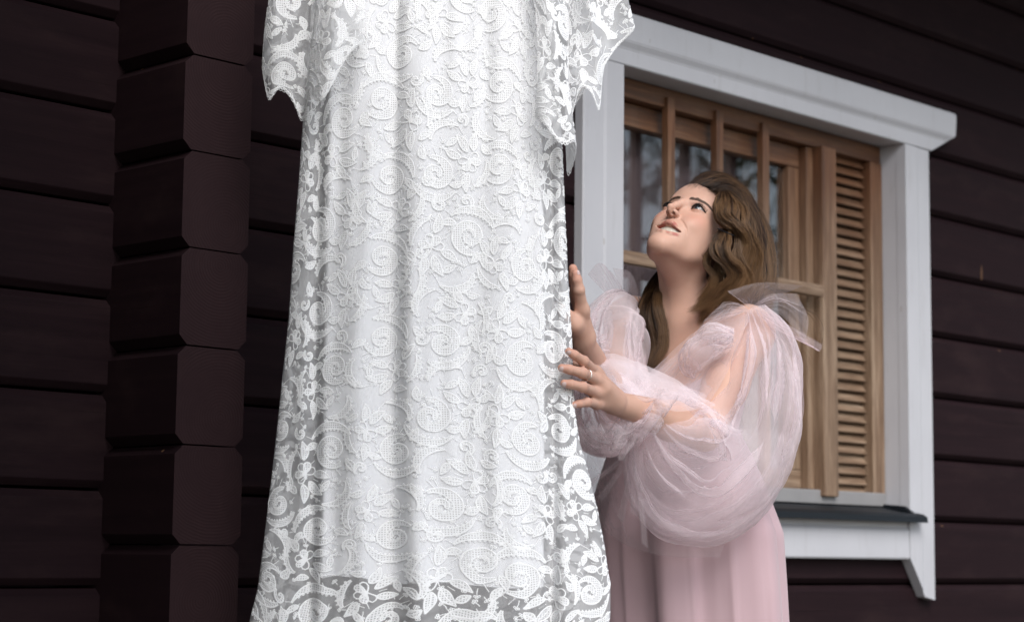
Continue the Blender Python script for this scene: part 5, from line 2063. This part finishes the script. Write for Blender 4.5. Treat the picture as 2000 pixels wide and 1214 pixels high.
def balloon(name, cen, rad, seed, mat, squash=0.75, amp=0.10, nu=460, nv=120, sag=0.0, pleats=(9, 9)):
    """A puffed tube of net along cen [(px,py,depth)], radii in metres, gathered at both ends;
    the gathers run out into the cloth as flat pleats that double it over."""
    rs = np.random.default_rng(seed)
    C = smooth_path(atv(cen), nv)
    k = np.linspace(0, 1, nv)
    R0 = np.interp(k, np.linspace(0, 1, len(rad)), rad)
    R0 = np.convolve(np.pad(R0, 6, mode='edge'), np.ones(9) / 9, 'same')[6:-6]
    T_ = np.gradient(C, axis=0); T_ /= np.linalg.norm(T_, axis=1)[:, None]
    A = np.cross(T_, -F_); A /= np.linalg.norm(A, axis=1)[:, None]
    B = np.cross(A, T_)
    u = np.linspace(0, 1, nu)
    U, K = np.meshgrid(u, k)
    f = np.zeros_like(U)
    for _ in range(7):                                            # broad soft lobes
        n_, c_, w_ = rs.integers(2, 7), rs.uniform(0, 1), rs.uniform(0.4, 0.9)
        f += rs.uniform(0.4, 1) / n_ ** 0.5 * np.exp(-((K - c_) / w_) ** 2) * np.sin(2 * np.pi * n_ * U + rs.uniform(0, 6.28) + rs.normal() * 2.0 * K)
    dth, dr = np.zeros_like(U), np.zeros_like(U)
    for end, cnt in enumerate(pleats):
        for q in range(cnt):
            u0 = (q + rs.uniform(-0.35, 0.35)) / cnt
            wd = rs.uniform(0.014, 0.040)
            ln = rs.uniform(0.30, 0.85)
            kk = K if end == 0 else 1 - K
            env = np.exp(-(kk / ln) ** 3)
            x = ((U - u0 - rs.normal(0, 0.05) * kk + 0.5) % 1.0 - 0.5) / (wd * (1 + 1.2 * kk))
            g = np.exp(-x * x)
            dth -= 2 * np.pi * wd * (1 + 1.2 * kk) * 1.95 * x * g * env
            dr += 0.04 * g * env * (1 + 0.4 * x)
    th = 2 * np.pi * U + dth
    r = R0[:, None] * (1 + amp * f + dr)
    P = C[:, None, :] + A[:, None, :] * (r * np.cos(th))[..., None] + B[:, None, :] * (r * np.sin(th) * squash)[..., None]
    P[..., 2] -= sag * (np.sin(np.pi * K) ** 1.5) * 0.5
    w_ = np.minimum(1, 6 * k * (1 - k))[:, None, None]
    D = displaced(P, seed * 7, 0.0055, (0.12, 0.30))
    P = P + (D - P) * w_
    P[:, -1] = P[:, 0]
    a = (np.arange(nv - 1)[:, None] * nu + np.arange(nu - 1)[None]).ravel()
    Q = np.stack([a, a + 1, a + nu + 1, a + nu], 1)
    return put(name, mesh(name, loc(P.reshape(-1, 3)), Q, True), mat, gown)


# near sleeve: two layers of net from the shoulder gather to the cuff on the forearm
near_c = [(1474, 606, 3.965), (1492, 650, 3.945), (1497, 720, 3.915), (1478, 806, 3.885), (1424, 880, 3.850), (1352, 908, 3.815), (1302, 880, 3.775), (1262, 826, 3.735)]
balloon('sleeve', near_c, [.022, .056, .066, .082, .108, .130, .092, .034], 3, M_TULLE, 0.80, 0.09, sag=0.03)
balloon('sleeve', near_c, [.020, .048, .058, .070, .094, .110, .080, .031], 8, M_TULLE, 0.75, 0.14, sag=0.05, pleats=(7, 7))
# far sleeve, on the other side of the throat
far_c = [(1216, 600, 4.17), (1208, 606, 4.13), (1198, 640, 4.07), (1192, 720, 4.00), (1186, 800, 3.95), (1166, 790, 3.89), (1150, 738, 3.83), (1147, 690, 3.785)]
balloon('sleeve', far_c, [.030, .052, .066, .074, .075, .064, .045, .028], 5, M_TULLE, 0.95, 0.10, sag=0.02, pleats=(9, 11))
balloon('sleeve', far_c, [.026, .042, .055, .062, .064, .054, .040, .026], 15, M_TULLE, 0.95, 0.16, sag=0.02, pleats=(7, 9))


def sheet_of(name, rows, nu, nv, mat, seed, amp, freq=(2, 8), crisp=1.0, drift=1.0, n=10, edge=0.0):
    """Net spread between rows of points [(px,py,depth), ...]; crests run from the first row to the last."""
    rs = np.random.default_rng(seed)
    R = [smooth_path(atv(r), nu) for r in rows]
    G = np.stack(R)                                           # rows x nu x 3
    P = np.stack([smooth_path(G[:, i], nv) for i in range(nu)], 1)
    U, K = np.meshgrid(np.linspace(0, 1, nu), np.linspace(0, 1, nv))
    f = fold_noise(U, K, rs, n, freq, drift)
    du = np.gradient(P, axis=1); dv = np.gradient(P, axis=0)
    Nn = np.cross(du, dv); Nn /= np.linalg.norm(Nn, axis=2)[..., None] + 1e-9
    amp_ = amp * (np.minimum(1, K * 4) if edge else 1.0)
    P = P + Nn * (f * amp_)[..., None]
    P = P + (displaced(P, seed + 500, amp * 0.8 * crisp, (0.05, 0.18)) - P) * (np.minimum(1, K * 4)[..., None] if edge else 1.0)
    a = (np.arange(nv - 1)[:, None] * nu + np.arange(nu - 1)[None]).ravel()
    Q = np.stack([a, a + 1, a + nu + 1, a + nu], 1)
    return put(name, mesh(name, loc(P.reshape(-1, 3)), Q, True), mat, gown)


# net drawn across the breast from the shoulder knot, two layers
sheet_of('chest_veil', [[(1470, 604, 3.93), (1440, 596, 3.945), (1408, 604, 3.97)], [(1448, 650, 3.895), (1390, 650, 3.93), (1336, 660, 3.97)],
                        [(1420, 720, 3.86), (1340, 720, 3.91), (1278, 716, 3.985)], [(1380, 790, 3.82), (1310, 790, 3.86), (1250, 745, 3.93)]], 150, 90, M_TULLE, 4, 0.005, (2, 6), 0.5)
sheet_of('chest_veil', [[(1466, 612, 3.935), (1430, 606, 3.95), (1396, 618, 3.97)], [(1440, 670, 3.895), (1390, 668, 3.93), (1322, 684, 3.97)],
                        [(1400, 740, 3.87), (1340, 740, 3.91), (1262, 734, 3.96)], [(1350, 800, 3.82), (1280, 800, 3.80), (1200, 760, 3.80)]], 150, 90, M_TULLE, 14, 0.006, (2, 6), 0.5)
# frill over the near forearm and between the arms
sheet_of('sleeve_frill', [[(1142, 702, 3.77), (1190, 692, 3.80), (1246, 708, 3.82), (1290, 728, 3.82), (1396, 791, 3.79)], [(1150, 726, 3.73), (1206, 722, 3.74), (1256, 738, 3.755), (1308, 756, 3.77), (1394, 793, 3.785)],
                          [(1176, 748, 3.71), (1216, 758, 3.70), (1256, 780, 3.70), (1300, 800, 3.715), (1390, 796, 3.78)]], 180, 70, M_TULLE, 7, 0.005, (2, 6), 0.35)
sheet_of('sleeve_frill', [[(1144, 712, 3.76), (1200, 704, 3.78), (1250, 722, 3.80), (1300, 742, 3.80), (1380, 770, 3.80)], [(1160, 736, 3.72), (1216, 736, 3.725), (1262, 756, 3.735), (1310, 776, 3.75), (1372, 800, 3.78)],
                          [(1190, 756, 3.70), (1222, 770, 3.69), (1250, 790, 3.695), (1280, 816, 3.71), (1330, 830, 3.76)]], 180, 70, M_TULLE, 17, 0.006, (2, 6), 0.35)
sheet_of('sleeve_frill', [[(1128, 806, 3.86), (1170, 812, 3.86), (1215, 838, 3.84), (1250, 840, 3.79)], [(1118, 846, 3.83), (1160, 856, 3.82), (1210, 872, 3.80), (1250, 862, 3.77)],
                          [(1124, 888, 3.86), (1165, 880, 3.83), (1206, 896, 3.79), (1246, 880, 3.76)]], 140, 70, M_TULLE, 9, 0.008, (2, 7), 0.5)
# hem of the sleeve hanging under the forearm
sheet_of('sleeve_drape', [[(1150, 880, 3.90), (1230, 890, 3.80), (1320, 930, 3.77), (1430, 960, 3.80)], [(1150, 950, 3.94), (1236, 985, 3.85), (1330, 1010, 3.80), (1425, 1020, 3.83)],
                          [(1166, 1016, 3.96), (1244, 1070, 3.89), (1340, 1084, 3.84), (1404, 1084, 3.86)]], 180, 80, M_TULLE, 31, 0.006, (2, 6), 0.4)


def ruffle(path, width, waves, amp, seed, mat=None, axis=None, flare=1.0, name='ruffle', nu=260, nv=26):
    """A gathered strip: its base follows path, its free edge waves from side to side."""
    rs = np.random.default_rng(seed)
    C = smooth_path(atv(path), nu)
    T_ = np.gradient(C, axis=0); T_ /= np.linalg.norm(T_, axis=1)[:, None]
    D = np.tile(np.asarray(axis, float) / np.linalg.norm(axis), (nu, 1)) if not callable(axis) else axis(C)
    S = np.cross(T_, D); S /= np.linalg.norm(S, axis=1)[:, None] + 1e-9
    u = np.linspace(0, 1, nu)
    ph = 2 * np.pi * waves * u + 1.2 * np.sin(2 * np.pi * u * 3 + rs.uniform(0, 6)) + 0.8 * np.sin(2 * np.pi * u * 7 + rs.uniform(0, 6))
    wl = width * (1 + 0.25 * np.sin(2 * np.pi * u * 4 + rs.uniform(0, 6)) + 0.15 * np.sin(2 * np.pi * u * 9 + rs.uniform(0, 6)))
    P = []
    for j in range(nv):
        v = j / (nv - 1)
        a = amp * v ** 0.8
        P.append(C + D * (wl * v * (1 - 0.25 * v * np.abs(np.sin(ph))))[:, None] + S * (a * np.sin(ph))[:, None] + T_ * (a * 0.35 * np.sin(2 * ph + 0.5))[:, None])
    P = np.stack(P)
    a = (np.arange(nv - 1)[:, None] * nu + np.arange(nu - 1)[None]).ravel()
    Q = np.stack([a, a + 1, a + nu + 1, a + nu], 1)
    return put(name, mesh(name, loc(P.reshape(-1, 3)), Q, True), mat or M_TULLE_D, gown)


def around(cpx, axis_vec, r, n=13, a0=0.0, a1=2 * math.pi):
    """Photo-point list of a ring about cpx, square to axis_vec."""
    c = at(*cpx)
    ax = axis_vec / np.linalg.norm(axis_vec)
    e1 = np.cross(ax, [0, 0, 1.0]); e1 /= np.linalg.norm(e1)
    e2 = np.cross(e1, ax)
    out = []
    for t in np.linspace(a0, a1, n):
        p = c + r * (math.cos(t) * e1 + math.sin(t) * e2)
        v = MC @ (p - CAM)
        out.append((1000 + FPX * v[0] / v[2], 607 - FPX * v[1] / v[2], v[2]))
    return out


arm_dir = WRL - ELL
arm_dir /= np.linalg.norm(arm_dir)
cl = (1258, 826, 3.735)
cen_w = at(*cl)
# frilled cuff: loops of net bunched round the forearm
cr = np.random.default_rng(404)
for i in range(20):
    q = (i + cr.uniform(-.4, .4)) / 19
    bx, by, bz = 1280 - 56 * q, 776 + 84 * q, 3.705 - 0.012 * math.sin(math.pi * min(1, max(0, q)))
    ang = math.radians(cr.choice([165, 200, 235, 340, 20, 60, 110]) + cr.uniform(-22, 22))
    d_ = np.array([math.cos(ang), -math.sin(ang) * 0.6 + 0.35])
    d_ /= np.linalg.norm(d_)
    L_ = cr.uniform(24, 46)
    pv = np.array([-d_[1], d_[0]])
    wv = np.array([-0.55, 0.83]) * cr.uniform(10, 19)
    rows = []
    for f_, sd_, dz in ((0.0, 0, 0.004), (0.55, 7, -0.010), (1.0, 3, -0.020), (0.92, -5, -0.030), (0.35, -9, -0.024), (0.05, -4, -0.008)):
        c_ = np.array([bx, by]) + d_ * L_ * f_ + pv * sd_
        rows.append([(c_[0] + wv[0] * e_, c_[1] + wv[1] * e_, bz + dz + 0.004 * e_ * e_) for e_ in (-1, -0.3, 0.4, 1)])
    sheet_of('cuff_frill', rows, 28, 44, M_TULLE, 300 + i, 0.0022, (1, 4), 0.4)
cf = (1150, 684, 3.772)
far_dir = WRR - ELR
far_dir /= np.linalg.norm(far_dir)
cen_f = at(*cf)
radial_f = lambda C: (lambda d: d / np.linalg.norm(d, axis=1)[:, None])((C - cen_f) / np.linalg.norm(C - cen_f, axis=1)[:, None] - far_dir * 0.4)
ruffle(around(cf, far_dir, 0.026), 0.018, 12, 0.009, 4, axis=radial_f)
# loose crumpled net gathered towards the armpit
for i in range(3):
    sheet_of('chest_puff', [[(1436 - 4 * i, 640 + 8 * i, 3.885), (1428, 650 + 8 * i, 3.88), (1424, 664 + 7 * i, 3.878)], [(1398 - 8 * i, 630 + 12 * i, 3.895), (1388 - 6 * i, 652 + 10 * i, 3.865), (1396 - 4 * i, 690 + 6 * i, 3.870)],
                            [(1366 - 10 * i, 640 + 16 * i, 3.915), (1352 - 8 * i, 676 + 12 * i, 3.895), (1374 - 6 * i, 716 + 6 * i, 3.885)], [(1352 - 8 * i, 664 + 14 * i, 3.925), (1350 - 6 * i, 696 + 10 * i, 3.915), (1366 - 4 * i, 722 + 6 * i, 3.905)]], 80, 50, M_TULLE, 80 + i, 0.007, (2, 6))
# knots with loops and tails on both shoulders
def fan(rows, seed, amp=0.006, mat=None, freq=(3, 9)):
    sheet_of('shoulder_bow', rows, 90, 60, mat or M_TULLE, seed, amp * 0.8, freq, 0.3, edge=1.0, drift=0.6)


kn = (1464, 602, 3.925)
fan([[kn, (1466, 601, 3.924), (1468, 603, 3.925)], [(1425, 572, 3.93), (1480, 562, 3.90), (1520, 580, 3.90)], [(1420, 566, 3.94), (1478, 552, 3.90), (1568, 558, 3.88)]], 41)
fan([[kn, (1467, 602, 3.922), (1468, 606, 3.922)], [(1500, 575, 3.90), (1530, 590, 3.88), (1525, 615, 3.88)], [(1556, 572, 3.89), (1580, 626, 3.87), (1572, 668, 3.86)]], 42, 0.005)
fan([[(1470, 600, 3.92), (1471, 602, 3.92), (1470, 606, 3.92)], [(1530, 628, 3.89), (1528, 636, 3.885), (1520, 645, 3.885)], [(1606, 672, 3.87), (1602, 684, 3.868), (1588, 676, 3.868)]], 43, 0.006, M_TULLE_D)
fan([[kn, (1462, 604, 3.926), (1460, 606, 3.926)], [(1440, 590, 3.93), (1420, 610, 3.935), (1400, 630, 3.94)], [(1412, 590, 3.95), (1380, 622, 3.95), (1352, 655, 3.96)]], 44, 0.007)
fk = (1222, 600, 4.14)
fan([[fk, (1220, 600, 4.14), (1218, 602, 4.14)], [(1216, 565, 4.13), (1200, 560, 4.12), (1180, 570, 4.11)], [(1196, 534, 4.13), (1169, 513, 4.12), (1147, 536, 4.11)]], 51, 0.007, M_TULLE_SHADE)
fan([[fk, (1223, 600, 4.14), (1225, 602, 4.14)], [(1214, 570, 4.14), (1228, 562, 4.14), (1244, 580, 4.14)], [(1196, 522, 4.15), (1226, 528, 4.15), (1254, 600, 4.13)]], 52, 0.006, M_TULLE_SHADE)
# thin tails of the cuff tie
for i, (x, y, d) in enumerate([(1166, 968, 3.82), (1142, 942, 3.83), (1206, 1010, 3.80), (1254, 1060, 3.76), (1232, 1000, 3.77)]):
    sheet_of('cuff_tail', [[(1226 + i * 5, 872, 3.735), (1240 + i * 5, 876, 3.735)], [((1228 + x) / 2 + 4, (878 + y) / 2, (3.735 + d) / 2), ((1240 + x) / 2 + 9, (878 + y) / 2 + 4, (3.735 + d) / 2)], [(x, y, d), (x + 12, y + 9, d)]], 24, 40, M_TULLE, 60 + i, 0.003, (1, 4), 0.3)
